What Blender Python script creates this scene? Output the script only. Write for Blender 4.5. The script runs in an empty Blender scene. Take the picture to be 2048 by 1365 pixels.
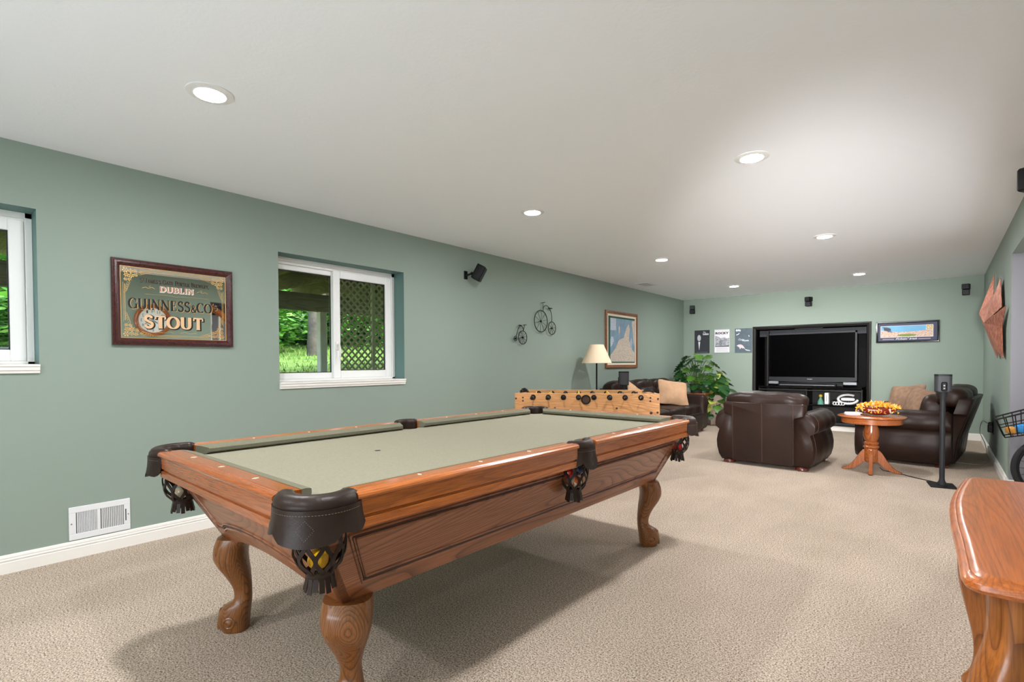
import bpy, bmesh, math, random
from mathutils import Vector, Matrix, noise
random.seed(7)
PI = math.pi
R = math.radians
scene = bpy.context.scene
COL = scene.collection

# ---------------------------------------------------------------- camera
XL, YF, XR, ZC = -4.003, 10.154, 0.477, 2.44
cam_d = bpy.data.cameras.new('camera')
cam = bpy.data.objects.new('camera', cam_d)
COL.objects.link(cam)
cam_d.sensor_width = 36.0
cam_d.lens = 1013.7 / 2048 * 36
cam_d.shift_y = (748.1 - 682.5) / 2048
cam_d.clip_start = 0.02
_yaw, _pit, _rol = R(40.230), R(-1.110), R(-0.253)
_F = Vector((-math.sin(_yaw) * math.cos(_pit), math.cos(_yaw) * math.cos(_pit), math.sin(_pit)))
_r = Vector((math.cos(_yaw), math.sin(_yaw), 0))
_u = _r.cross(_F)
_R2 = _r * math.cos(_rol) + _u * math.sin(_rol)
_U2 = -_r * math.sin(_rol) + _u * math.cos(_rol)
_m = Matrix((_R2, _U2, -_F)).transposed().to_4x4()
_m.translation = Vector((0, 0, 1.166))
cam.matrix_world = _m
scene.camera = cam

# ---------------------------------------------------------------- light and exposure
vs = scene.view_settings
vs.view_transform = 'Standard'
vs.look = 'None'
vs.gamma = 1.0
vs.use_curve_mapping = False
vs.exposure = 0.16
LENS_STRENGTH = 590.0    # recessed lamp lenses (they are the room's lamps)
BACK_FILL_POWER = 88.0    # W, unseen fill lamp added behind the camera
STAIR_FILL_POWER = 20.0      # W, unseen fill lamp added in the stair space beyond the right-hand opening
FLASH_POWER = 31.0
SKY_STRENGTH = 1.3
SUN_STRENGTH = 2.0

world = bpy.data.worlds.new('world')
scene.world = world
world.use_nodes = True
_nt = world.node_tree
_bg = _nt.nodes['Background']
_sky = _nt.nodes.new('ShaderNodeTexSky')
_sky.sky_type = 'NISHITA'
_sky.sun_disc = False
_sky.sun_elevation = R(52)
_sky.sun_rotation = R(60)
_nt.links.new(_sky.outputs[0], _bg.inputs[0])
_bg.inputs[1].default_value = SKY_STRENGTH
_sd = bpy.data.lights.new('sun', 'SUN')
_sd.energy = SUN_STRENGTH
_sd.angle = R(1.5)
_sd.color = (1, .96, .88)
_so = bpy.data.objects.new('sun', _sd)
COL.objects.link(_so)
_so.rotation_euler = (R(38), 0, R(-70))

LAMPS_VIEW = [(-2.624, .922), (-.905, 3.377), (-2.624, 3.377), (-.905, 5.953), (-2.624, 5.953), (-.905, 8.801), (-2.624, 8.801)]
LAMPS_BACK = [(-.905, .922), (-2.624, -1.2), (-.905, -1.2), (1.15, 4.6)]




def area_lamp(name, loc, rot, sx, sy, power, spread=180, col=(.90, .95, 1.0)):
    d = bpy.data.lights.new(name, 'AREA')
    d.shape = 'RECTANGLE'
    d.size, d.size_y = sx, sy
    d.energy = power
    d.color = col
    d.spread = R(spread)
    o = bpy.data.objects.new(name, d)
    COL.objects.link(o)
    o.location = loc
    o.rotation_euler = rot


area_lamp('back_fill_lamp', (-.95, -2.55, .75), (R(90 + 46), 0, R(-4)), 2.4, 1.2, BACK_FILL_POWER, 155, (.82, .91, 1.0))  # added fill lamp, there is no door here; lifts the near ceiling
area_lamp('stair_fill_lamp', (2.10, 4.6, .85), (0, R(90 + 34), 0), 1.3, 3.0, STAIR_FILL_POWER)  # added fill lamp, there is no window here; lifts the ceiling through the opening

# the photographer's flash on the camera, aimed down the room
_fl = Vector((.12, -.12, 1.36))
area_lamp('camera_flash', _fl, (Vector((-1.9, 10.1, 1.72)) - _fl).to_track_quat('-Z', 'Y').to_euler(), .3, .3, FLASH_POWER, 36, (1.0, .985, .96))

# ---------------------------------------------------------------- helpers


def C(r, g, b):
    def f(c):
        c /= 255.0
        return c / 12.92 if c <= .04045 else ((c + .055) / 1.055) ** 2.4
    return (f(r), f(g), f(b), 1.0)


def rotz(a):
    return Matrix.Rotation(a, 4, 'Z')


def finish(bm, name, mat, parent=None, smooth=35, recalc=True):
    if recalc:
        bmesh.ops.recalc_face_normals(bm, faces=bm.faces[:])
    me = bpy.data.meshes.new(name)
    bm.to_mesh(me)
    bm.free()
    if smooth:
        me.polygons.foreach_set('use_smooth', [True] * len(me.polygons))
        me.set_sharp_from_angle(angle=R(smooth))
    if mat is not None:
        for m in (mat if isinstance(mat, (list, tuple)) else [mat]):
            me.materials.append(m)
    o = bpy.data.objects.new(name, me)
    COL.objects.link(o)
    if parent is not None:
        o.parent = parent
    return o


def tag(o, label=None, cat=None, group=None, kind=None):
    if label:
        o['label'] = label
    if cat:
        o['category'] = cat
    if group:
        o['group'] = group
    if kind:
        o['kind'] = kind
    return o


def thing(name, label, cat, loc=(0, 0, 0), rz=0.0, group=None):
    o = bpy.data.objects.new(name, None)
    o.empty_display_size = .05
    COL.objects.link(o)
    o.location = loc
    o.rotation_euler = (0, 0, rz)
    return tag(o, label, cat, group)


def copy_tree(o, parent=None):
    c = o.copy()
    COL.objects.link(c)
    if parent is not None:
        c.parent = parent
    for ch in list(o.children):
        copy_tree(ch, c)
    return c


def B():
    return bmesh.new()


def box(bm, c, s, bev=0.0, rot=None, seg=1, mi=0):
    r = bmesh.ops.create_cube(bm, size=1.0)
    vs_ = r['verts']
    M = Matrix.Diagonal((s[0], s[1], s[2], 1))
    if rot is not None:
        M = (rot if isinstance(rot, Matrix) else rotz(rot)) @ M
    M = Matrix.Translation(c) @ M
    bmesh.ops.transform(bm, matrix=M, verts=vs_)
    fs = {f for v in vs_ for f in v.link_faces}
    for f in fs:
        f.material_index = mi
    if bev > 0:
        es = list({e for v in vs_ for e in v.link_edges})
        rr = bmesh.ops.bevel(bm, geom=es, offset=bev, segments=seg, affect='EDGES', profile=.5, material=-1)
        for f in rr['faces']:
            f.material_index = mi


def box2(bm, a, b, bev=0.0, mi=0):
    box(bm, [(a[i] + b[i]) / 2 for i in range(3)], [abs(b[i] - a[i]) for i in range(3)], bev, mi=mi)


def ring_faces(bm, rings, closed=True, mi=0):
    for a, b in zip(rings[:-1], rings[1:]):
        n = len(a)
        for i in range(n if closed else n - 1):
            j = (i + 1) % n
            try:
                f = bm.faces.new((a[i], a[j], b[j], b[i]))
                f.material_index = mi
            except ValueError:
                pass


def loft(bm, rings, caps=True, closed=True, loop=False, mi=0):
    vr = [[bm.verts.new(p) for p in r] for r in rings]
    ring_faces(bm, vr, closed, mi)
    if loop:
        ring_faces(bm, [vr[-1], vr[0]], closed, mi)
    elif caps:
        for r in (vr[0], vr[-1]):
            try:
                f = bm.faces.new(r)
                f.material_index = mi
            except ValueError:
                pass
    return vr


def tube(bm, pts, r, seg=8, closed=False, flat=None, mi=0, up=None):
    """tube along pts; r number or list; flat = (a, b) elliptical radii"""
    P = [Vector(p) for p in pts]
    n = len(P)
    T = []
    for i in range(n):
        if closed:
            t = P[(i + 1) % n] - P[i - 1]
        else:
            t = P[min(i + 1, n - 1)] - P[max(i - 1, 0)]
        T.append(t.normalized() if t.length > 1e-9 else Vector((0, 0, 1)))
    up0 = Vector(up) if up is not None else (Vector((0, 0, 1)) if abs(T[0].z) < .9 else Vector((1, 0, 0)))
    nrm = (up0 - T[0] * up0.dot(T[0])).normalized()
    rings = []
    for i in range(n):
        nrm = (nrm - T[i] * nrm.dot(T[i]))
        nrm = nrm.normalized() if nrm.length > 1e-6 else T[i].orthogonal().normalized()
        bn = T[i].cross(nrm)
        rr = r[i] if isinstance(r, (list, tuple)) else r
        ra, rb = (flat if flat else (rr, rr))
        rings.append([P[i] + nrm * (ra * math.cos(2 * PI * k / seg)) + bn * (rb * math.sin(2 * PI * k / seg)) for k in range(seg)])
    loft(bm, rings, caps=not closed, loop=closed, mi=mi)


def cyl(bm, p0, p1, r0, r1=None, seg=16, mi=0):
    tube(bm, [p0, p1], [r0, r0 if r1 is None else r1], seg, mi=mi)


def lathe(bm, prof, c=(0, 0, 0), seg=32, sx=1.0, sy=1.0, mi=0, M=None, ring=False):
    c = Vector(c)
    rings = []
    for r, z in prof:
        rr = max(r, 1e-4)
        rg = []
        for k in range(seg):
            a = 2 * PI * k / seg
            p = Vector((rr * math.cos(a) * sx, rr * math.sin(a) * sy, z))
            if M is not None:
                p = M @ p
            rg.append(p + c)
        rings.append(rg)
    loft(bm, rings, caps=not ring, loop=ring, mi=mi)


def prism(bm, poly, a, b, f, mi=0):
    """extrude 2-D poly from w=a to w=b; f(u, v, w) -> xyz"""
    loft(bm, [[Vector(f(u, v, a)) for u, v in poly], [Vector(f(u, v, b)) for u, v in poly]], mi=mi)


def sphere(bm, c, r, u=16, v=10, s=(1, 1, 1), M=None):
    res = bmesh.ops.create_uvsphere(bm, u_segments=u, v_segments=v, radius=r)
    X = Matrix.Translation(c) @ (M if M is not None else Matrix.Identity(4)) @ Matrix.Diagonal((s[0], s[1], s[2], 1))
    bmesh.ops.transform(bm, matrix=X, verts=res['verts'])
    return res['verts']


def soft(bm, c, s, n=4.0, cuts=8, rot=None, wob=0.0, wscale=4.0, fn=None):
    """rounded cushion-like box (super-ellipsoid)"""
    t = bmesh.new()
    bmesh.ops.create_cube(t, size=2.0)
    bmesh.ops.subdivide_edges(t, edges=t.edges[:], cuts=cuts, use_grid_fill=True)
    M = rot if isinstance(rot, Matrix) else (rotz(rot) if rot else Matrix.Identity(4))
    for v in t.verts:
        p = v.co
        # spread the grid a little toward edges
        k = (abs(p.x) ** n + abs(p.y) ** n + abs(p.z) ** n) ** (1.0 / n)
        q = Vector((p.x / k, p.y / k, p.z / k))
        nn = q.normalized()
        q = Vector((q.x * s[0] / 2, q.y * s[1] / 2, q.z * s[2] / 2))
        if fn:
            q = fn(q)
        if wob:
            d = noise.noise((q + Vector(c)) * wscale) * wob + noise.noise((q + Vector(c)) * wscale * 2.7) * wob * .4
            q = q + nn * d
        v.co = (M @ q) + Vector(c)
    me = bpy.data.meshes.new('tmp')
    t.to_mesh(me)
    t.free()
    bm.from_mesh(me)
    bpy.data.meshes.remove(me)


def quadp(bm, pts, mi=0):
    f = bm.faces.new([bm.verts.new(p) for p in pts])
    f.material_index = mi
    return f


def arc(cx, cy, rx, ry, a0, a1, n=16):
    return [(cx + rx * math.cos(R(a0 + (a1 - a0) * i / n)), cy + ry * math.sin(R(a0 + (a1 - a0) * i / n))) for i in range(n + 1)]


def bez(p0, p1, p2, p3, n=10):
    o = []
    for i in range(n + 1):
        t = i / n
        o.append(tuple((1 - t) ** 3 * a + 3 * (1 - t) ** 2 * t * b + 3 * (1 - t) * t * t * c + t ** 3 * d for a, b, c, d in zip(p0, p1, p2, p3)))
    return o


def spline(pts, n=8):
    """Catmull-Rom through points"""
    P = [Vector(p) for p in pts]
    P = [P[0] * 2 - P[1]] + P + [P[-1] * 2 - P[-2]]
    o = []
    for i in range(1, len(P) - 2):
        for k in range(n):
            t = k / n
            a, b, c, d = P[i - 1:i + 3]
            o.append(.5 * ((2 * b) + (c - a) * t + (2 * a - 5 * b + 4 * c - d) * t * t + (3 * b - a - 3 * c + d) * t ** 3))
    o.append(P[-2])
    return o


# ---------------------------------------------------------------- materials
_MC = {}


class NT:
    def __init__(s, name):
        s.m = bpy.data.materials.new(name)
        s.m.use_nodes = True
        s.t = s.m.node_tree
        s.b = s.t.nodes['Principled BSDF']

    def n(s, kind, **kw):
        x = s.t.nodes.new('ShaderNode' + kind)
        for k, v in kw.items():
            if k.startswith('i_'):
                key = k[2:]
                x.inputs[int(key) if key.isdigit() else key].default_value = v
            else:
                setattr(x, k, v)
        return x

    def l(s, a, b):
        s.t.links.new(a, b)

    def coord(s, scale=(1, 1, 1), rot=(0, 0, 0), out='Object'):
        tc = s.n('TexCoord')
        mp = s.n('Mapping')
        mp.inputs['Scale'].default_value = scale
        mp.inputs['Rotation'].default_value = rot
        s.l(tc.outputs[out], mp.inputs['Vector'])
        return mp.outputs[0]

    def ramp(s, fac, stops):
        r = s.n('ValToRGB')
        e = r.color_ramp.elements
        while len(e) < len(stops):
            e.new(.5)
        for x, (p, c) in zip(e, stops):
            x.position = p
            x.color = c
        s.l(fac, r.inputs[0])
        return r.outputs[0]

    def noise(s, vec, scale, detail=2.0, rough=.5, dist=0.0):
        x = s.n('TexNoise')
        x.inputs['Scale'].default_value = scale
        x.inputs['Detail'].default_value = detail
        x.inputs['Roughness'].default_value = rough
        x.inputs['Distortion'].default_value = dist
        if vec is not None:
            s.l(vec, x.inputs['Vector'])
        return x.outputs['Fac']

    def math(s, op, a, b=0.0):
        x = s.n('Math', operation=op)
        for i, v in enumerate((a, b)):
            if isinstance(v, (int, float)):
                x.inputs[i].default_value = v
            else:
                s.l(v, x.inputs[i])
        return x.outputs[0]

    def mix(s, fac, a, b, mode='MIX'):
        x = s.n('Mix', data_type='RGBA', blend_type=mode)
        for i, v in ((0, fac), (6, a), (7, b)):
            if isinstance(v, (int, float)):
                x.inputs[i].default_value = v
            elif isinstance(v, tuple):
                x.inputs[i].default_value = v
            else:
                s.l(v, x.inputs[i])
        return x.outputs[2]

    def bump(s, h, strength=.2, dist=.01):
        x = s.n('Bump')
        x.inputs['Strength'].default_value = strength
        x.inputs['Distance'].default_value = dist
        s.l(h, x.inputs['Height'])
        s.l(x.outputs[0], s.b.inputs['Normal'])


def mat(name, col, rough=.5, metal=0.0, spec=None, var=0.0, vscale=20.0, bump=0.0, bscale=60.0, bdist=.004, coat=0.0, emit=None, estr=0.0):
    if name in _MC:
        return _MC[name]
    t = NT(name)
    t.b.inputs['Base Color'].default_value = col
    t.b.inputs['Roughness'].default_value = rough
    t.b.inputs['Metallic'].default_value = metal
    if spec is not None:
        t.b.inputs['Specular IOR Level'].default_value = spec
    if coat:
        t.b.inputs['Coat Weight'].default_value = coat
        t.b.inputs['Coat Roughness'].default_value = .15
    v = t.coord()
    if var:
        f = t.noise(v, vscale, 3)
        lo = tuple(c * (1 - var) for c in col[:3]) + (1,)
        hi = tuple(min(1, c * (1 + var)) for c in col[:3]) + (1,)
        t.l(t.ramp(f, [(.3, lo), (.7, hi)]), t.b.inputs['Base Color'])
    if bump:
        t.bump(t.noise(v, bscale, 3), bump, bdist)
    if emit is not None:
        t.b.inputs['Emission Color'].default_value = emit
        t.b.inputs['Emission Strength'].default_value = estr
    _MC[name] = t.m
    return t.m


def wood(name, light, dark, axis='Y', rings=9.0, size=1.0, rough=.32, coat=.25, contrast=.75, stretch=.18, fib=.5):
    """oak-like: contour rings of stretched low noise, fine pores along the grain"""
    if name in _MC:
        return _MC[name]
    t = NT(name)
    i = 'XYZ'.index(axis)
    sc = [3.2 * size] * 3
    sc[i] = 3.2 * size * stretch
    v = t.coord(tuple(sc))
    f = t.noise(v, 1.0, 1.2, .45, .35)
    w = t.math('MULTIPLY', f, rings * 6.0)
    w = t.math('FRACT', w)
    sc2 = [150.0 * size] * 3
    sc2[i] = 5.0 * size
    v2 = t.coord(tuple(sc2))
    p = t.noise(v2, 1.0, 3, .6)
    mid = tuple((a * .62 + b * .38) for a, b in zip(light[:3], dark[:3])) + (1,)
    c1 = t.ramp(w, [(0.0, dark), (.18, mid), (.55, light), (.86, light), (1.0, mid)])
    base = t.mix(contrast, light, c1)
    pore = t.ramp(p, [(.38, (.45, .42, .40, 1)), (.58, (1, 1, 1, 1))])
    col = t.mix(fib, base, pore, 'MULTIPLY')
    big = t.noise(t.coord((1.5, 1.5, 1.5)), 1.0, 2)
    tone = t.ramp(big, [(.3, (.86, .84, .82, 1)), (.7, (1.08, 1.05, 1.02, 1))])
    col = t.mix(.6, col, tone, 'MULTIPLY')
    t.l(col, t.b.inputs['Base Color'])
    t.b.inputs['Roughness'].default_value = rough
    t.b.inputs['Coat Weight'].default_value = coat
    t.b.inputs['Coat Roughness'].default_value = .18
    t.bump(p, .08, .001)
    _MC[name] = t.m
    return t.m


def carpet_mat():
    t = NT('carpet_fibre')
    v = t.coord()
    n1 = t.noise(v, 150, 2.5, .8)
    n2 = t.noise(v, 60, 2, .5)
    n3 = t.noise(t.coord((1.0, .55, 1)), 2.1, 3, .55)
    c = t.ramp(n1, [(.32, C(66, 57, 49)), (.42, C(144, 127, 112)), (.52, C(197, 180, 162)), (.70, C(236, 223, 208))])
    tone = t.ramp(n2, [(.3, (.86, .85, .84, 1)), (.7, (1.06, 1.06, 1.06, 1))])
    c = t.mix(.7, c, tone, 'MULTIPLY')
    tone2 = t.ramp(n3, [(.35, (.86, .85, .83, 1)), (.65, (1.05, 1.04, 1.04, 1))])
    c = t.mix(.75, c, tone2, 'MULTIPLY')
    t.l(c, t.b.inputs['Base Color'])
    t.b.inputs['Roughness'].default_value = 1.0
    t.b.inputs['Specular IOR Level'].default_value = .08
    t.bump(n1, .55, .008)
    return t.m


def paint(name, col, bump=.05, rough=.62, bscale=140):
    t = NT(name)
    t.b.inputs['Base Color'].default_value = col
    t.b.inputs['Roughness'].default_value = rough
    t.b.inputs['Specular IOR Level'].default_value = .3
    v = t.coord()
    t.bump(t.noise(v, bscale, 4, .6), bump, .004)
    return t.m


def leather(name, col, rough=.36):
    t = NT(name)
    v = t.coord()
    f = t.noise(v, 3.2, 3)
    c = t.ramp(f, [(.3, tuple(x * .78 for x in col[:3]) + (1,)), (.7, tuple(x * 1.25 for x in col[:3]) + (1,))])
    t.l(c, t.b.inputs['Base Color'])
    g = t.noise(v, 260, 2)
    w = t.noise(t.coord((1, 1, 1)), 14, 3, .6, .8)
    h = t.math('ADD', t.math('MULTIPLY', g, .25), w)
    t.bump(h, .22, .006)
    t.b.inputs['Roughness'].default_value = rough
    t.b.inputs['Specular IOR Level'].default_value = .24
    return t.m


M_wall = paint('sage_green_paint', C(143, 157, 146), .05)
M_grey = paint('grey_paint', C(136, 135, 141), .05)
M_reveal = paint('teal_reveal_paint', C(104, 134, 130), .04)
M_ceil = paint('white_ceiling_paint', C(246, 249, 254), .22, .85, 48)
M_trim = mat('white_trim_paint', C(240, 236, 230), .4)
M_vinyl = mat('white_window_vinyl', C(242, 241, 239), .35)
M_carpet = carpet_mat()
M_black = mat('black_plastic', C(12, 12, 13), .5, spec=.3)
M_blackgloss = mat('black_gloss', C(6, 6, 8), .12)
M_dgrey = mat('dark_grey_plastic', C(40, 41, 44), .5, spec=.3)
M_grille = mat('speaker_grille', C(58, 58, 62), .55, .3, bump=.3, bscale=700, bdist=.001)
M_iron = mat('black_iron', C(20, 20, 20), .5, .6)
M_chrome = mat('polished_steel', C(200, 200, 205), .18, 1.0)
M_white = mat('white_plastic', C(232, 232, 234), .4)
M_leather = leather('dark_brown_leather', C(40, 25, 20), .42)
M_pleather = leather('pocket_leather', C(44, 31, 25), .38)
M_rail = wood('cherry_oak_rail', C(190, 106, 44), C(130, 62, 24), 'Y', 14, 1.5, .26, .5, .45, .08, .6)
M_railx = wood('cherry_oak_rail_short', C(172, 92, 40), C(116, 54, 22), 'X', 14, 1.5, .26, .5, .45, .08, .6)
M_cab = wood('oak_cabinet', C(158, 97, 62), C(84, 44, 26), 'Y', 8, 1.0, .36, .25, .85, .13)
M_cabx = wood('oak_cabinet_end', C(158, 97, 62), C(84, 44, 26), 'X', 8, 1.0, .36, .25, .8, .13)
M_leg = wood('oak_leg', C(146, 90, 42), C(72, 38, 16), 'Z', 11, 1.7, .35, .3, .9, .3)
M_desk = wood('honey_oak_top', C(204, 114, 54), C(146, 70, 30), 'Y', 15, 1.2, .28, .3, .6, .07, .5)
M_deskleg = wood('honey_oak_leg', C(172, 102, 42), C(98, 50, 18), 'Z', 7, 1.3, .3, .4, .8, .16)
M_ped = wood('pedestal_oak', C(176, 98, 48), C(104, 50, 22), 'Z', 8, 1.6, .25, .5, .8, .2)
M_pedtop = wood('pedestal_oak_top', C(182, 102, 50), C(112, 56, 26), 'X', 8, 1.6, .25, .5, .8, .2)
M_foos = wood('light_oak_laminate', C(226, 168, 112), C(176, 112, 64), 'X', 9, 1.3, .4, .1, .7, .12)
M_mahog = mat('mahogany_frame', C(66, 20, 20), .25, var=.25, vscale=40, coat=.5)
M_gold = mat('gold_leaf_print', C(222, 176, 104), .4, .35)
M_darkframe = mat('black_brown_lacquer', C(32, 29, 28), .4, spec=.3)
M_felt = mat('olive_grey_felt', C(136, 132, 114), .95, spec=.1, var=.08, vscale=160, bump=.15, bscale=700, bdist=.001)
M_feltshade = mat('olive_felt_shaded', C(112, 110, 93), .95, spec=.1, var=.08, vscale=160, bump=.15, bscale=700, bdist=.001)  # bed felt made darker, the shade on the cushions put into the colour
M_tan = mat('tan_suede', C(206, 166, 132), .9, spec=.15, var=.1, vscale=9, bump=.2, bscale=60)
M_taupe = mat('taupe_fabric', C(140, 112, 92), .9, spec=.15, var=.2, vscale=18, bump=.2, bscale=60)
M_glass = None
_g = NT('window_glass')
_g.b.inputs['Base Color'].default_value = (1, 1, 1, 1)
_g.b.inputs['Roughness'].default_value = 0.0
_g.b.inputs['IOR'].default_value = 1.08
_g.b.inputs['Transmission Weight'].default_value = 1.0
M_glass = _g.m
# ---------------------------------------------------------------- setting


def struct(bm, name, m, parent=None, smooth=0, label=None):
    o = finish(bm, name, m, parent, smooth)
    if parent is None:
        o['kind'] = 'structure'
    if label:
        o['label'] = label
    return o


def wall_cells(bm, us, zs, holes, f):
    for i in range(len(us) - 1):
        for k in range(len(zs) - 1):
            cu, cz = (us[i] + us[i + 1]) / 2, (zs[k] + zs[k + 1]) / 2
            if any(a < cu < b and c < cz < d for a, b, c, d in holes):
                continue
            quadp(bm, [f(us[i], zs[k]), f(us[i + 1], zs[k]), f(us[i + 1], zs[k + 1]), f(us[i], zs[k + 1])])
    bmesh.ops.remove_doubles(bm, verts=bm.verts[:], dist=1e-5)


YB = -2.7
XS = 2.2       # far side of the stair space
YO0, YO1 = 2.93, 6.36   # opening in the right wall
ZO = 2.13

bm = B()
box2(bm, (XL - .02, YB - .1, -.1), (XS + .1, YF + .1, 0))
struct(bm, 'floor', M_carpet, label='beige speckled carpet covering the whole room')
bm = B()
box2(bm, (XL - .3, YB - .1, ZC), (XS + .1, YF + .75, ZC + .1))
struct(bm, 'ceiling', M_ceil, label='white textured ceiling with recessed lights')

W1 = (-.80, .476, 1.125, 2.075)
W2 = (1.878, 3.105, .975, 2.062)
bm = B()
wall_cells(bm, [YB, W1[0], W1[1], W2[0], W2[1], YF], [0, W2[2], W1[2], W2[3], W1[3], ZC], [W1, W2], lambda u, z: (XL, u, z))
struct(bm, 'wall_left', M_wall, label='sage green wall with two windows')
for i, Wn in enumerate((W1, W2)):
    bm = B()
    a, b, c, d = Wn
    dx = XL - .24
    quadp(bm, [(XL, a, c), (dx, a, c), (dx, a, d), (XL, a, d)])
    quadp(bm, [(XL, b, c), (dx, b, c), (dx, b, d), (XL, b, d)])
    quadp(bm, [(XL, a, d), (dx, a, d), (dx, b, d), (XL, b, d)])
    quadp(bm, [(XL, a, c), (dx, a, c), (dx, b, c), (XL, b, c)])
    struct(bm, 'trim_%d' % (i + 1), M_reveal, label='painted reveal around the window opening')
bm = B()
AL = (-2.63, -.93, .14, 1.78)
wall_cells(bm, [XL, AL[0], AL[1], XR + .02], [0, AL[2], AL[3], ZC], [AL], lambda u, z: (u, YF, z))
struct(bm, 'wall_far', M_wall, label='pale green end wall with recessed television niche')
bm = B()
wall_cells(bm, [YB, YO0, YO1, YF], [0, ZO, ZC], [(YO0, YO1, 0, ZO)], lambda u, z: (XR, u, z))
quadp(bm, [(XR, YO0, ZO), (XR + .12, YO0, ZO), (XR + .12, YO1, ZO), (XR, YO1, ZO)])
quadp(bm, [(XR, YO0, 0), (XR + .12, YO0, 0), (XR + .12, YO0, ZO), (XR, YO0, ZO)])
struct(bm, 'wall_right', M_wall, label='short green wall with copper sculpture and wide opening')
bm = B()
quadp(bm, [(XR, YO1, 0), (XS, YO1, 0), (XS, YO1, ZC), (XR, YO1, ZC)])
quadp(bm, [(XS, YO0 - .6, 0), (XS, YO1, 0), (XS, YO1, ZC), (XS, YO0 - .6, ZC)])
quadp(bm, [(XR + .121, YO0 - .6, 0), (XS, YO0 - .6, 0), (XS, YO0 - .6, ZC), (XR + .121, YO0 - .6, ZC)])
quadp(bm, [(XR + .12, YO0 - .6, 0), (XR + .12, YO0, 0), (XR + .12, YO0, ZC), (XR + .12, YO0 - .6, ZC)])
quadp(bm, [(XR + .12, YO0, ZO), (XR + .12, YO1, ZO), (XR + .12, YO1, ZC), (XR + .12, YO0, ZC)])
struct(bm, 'wall_stair', M_grey, label='grey painted walls of the stair space behind the opening')
bm = B()
quadp(bm, [(XL, YB, 0), (XR, YB, 0), (XR, YB, ZC), (XL, YB, ZC)])
struct(bm, 'wall_back', M_wall)


def baseboard(name, p0, p1, n):
    """moulded baseboard from p0 to p1 (xy), n = direction into the room"""
    prof = [(0, 0), (.016, 0), (.016, .062), (.0125, .065), (.0125, .069), (.016, .072), (.016, .078), (.0125, .081), (.0125, .085), (.014, .088), (.011, .1), (.006, .104), (0, .104)]
    bm = B()
    P0, P1 = Vector((p0[0], p0[1], 0)), Vector((p1[0], p1[1], 0))
    N = Vector((n[0], n[1], 0))
    loft(bm, [[P + N * a + Vector((0, 0, b)) for a, b in prof] for P in (P0, P1)])
    return struct(bm, name, M_trim, smooth=25)


baseboard('baseboard_left', (XL, YB), (XL, YF), (1, 0))
baseboard('baseboard_far', (XL, YF), (XR, YF), (0, -1))
baseboard('baseboard_right', (XR, YO1 - .016), (XR, YF), (-1, 0))
baseboard('baseboard_near_right', (XR, YB), (XR, YO0), (-1, 0))
baseboard('baseboard_stair', (XR - .016, YO1), (XS, YO1), (0, -1))

# ---- windows


def window(name, W, label):
    a, b, c, d = W
    t = thing(name, label, None)
    t['kind'] = 'structure'
    x0, x1 = XL - .23, XL - .150
    fw = .034
    zs = c + .052     # top of sill
    bm = B()
    for q in (((x0, a, zs), (x1, a + fw, d)), ((x0, b - fw, zs), (x1, b, d)), ((x0, a, d - fw), (x1, b, d)), ((x0, a, zs), (x1, b, zs + .018))):
        box2(bm, q[0], q[1], .003)
    # dark track under the head
    box2(bm, (x1 - .03, a + fw, d - fw - .022), (x1 - .012, b - fw, d - fw), .002)
    box2(bm, (x0, a, d - fw - .03), (x0 + .012, b, d), .001)
    finish(bm, 'window_frame', M_vinyl, t)
    mid = a + (b - a) * .465
    # (y0, y1, x front, stile width)
    for k, (y0, y1, xf, st) in enumerate(((a + fw, mid + .045, x1 - .034, .052), (mid - .005, b - fw - .002, x1 - .006, .068))):
        z0, z1 = zs + .018, d - fw - .012
        bm = B()
        xb = xf - .034
        box2(bm, (xb, y0, z0), (xf, y0 + st, z1), .004)
        box2(bm, (xb, y1 - st, z0), (xf, y1, z1), .004)
        box2(bm, (xb, y0 + st, z1 - st), (xf, y1 - st, z1), .004)
        box2(bm, (xb, y0 + st, z0), (xf, y1 - st, z0 + st), .004)
        s = finish(bm, 'sash', M_vinyl, t)
        bm = B()
        box2(bm, (xf - .022, y0 + st - .004, z0 + st - .004), (xf - .018, y1 - st + .004, z1 - st + .004))
        finish(bm, 'pane', M_glass, s, 0)
        bm = B()
        g = .006
        for q in (((xf - .026, y0 + st - .001, z0 + st), (xf - .014, y0 + st + g, z1 - st)), ((xf - .026, y1 - st - g, z0 + st), (xf - .014, y1 - st + .001, z1 - st)),
                  ((xf - .026, y0 + st, z1 - st - g), (xf - .014, y1 - st, z1 - st + .001)), ((xf - .026, y0 + st, z0 + st - .001), (xf - .014, y1 - st, z0 + st + g))):
            box2(bm, q[0], q[1])
        finish(bm, 'gasket', M_dgrey, s, 0)
        if k == 1:
            yh, zh = y0 + .03, z0 + .26
            bm = B()
            box(bm, (xf + .006, yh, zh + .03), (.012, .026, .075), .005, seg=2)
            cyl(bm, (xf, yh, zh + .04), (xf + .035, yh, zh + .04), .009)
            tube(bm, spline([(xf + .032, yh, zh + .045), (xf + .036, yh + .012, zh), (xf + .034, yh + .012, zh - .05), (xf + .028, yh + .006, zh - .085)], 6), .0085, 8)
            finish(bm, 'latch_handle', M_trim, s)
    # sill
    bm = B()
    prof = [(x0, c), (XL + .012, c), (XL + .014, c + .012), (XL + .020, c + .018), (XL + .020, c + .036), (XL + .026, c + .040), (XL + .026, c + .050), (XL + .022, zs), (x0, zs)]
    prism(bm, prof, a - .001, b + .001, lambda u, v, w: (u, w, v))
    finish(bm, 'window_sill', M_trim, t, 25)
    return t


window('window_1', W1, 'white sliding window cut off by the frame edge at far left')
window('window_2', W2, 'white two-sash window with a lattice screen outside')

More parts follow.
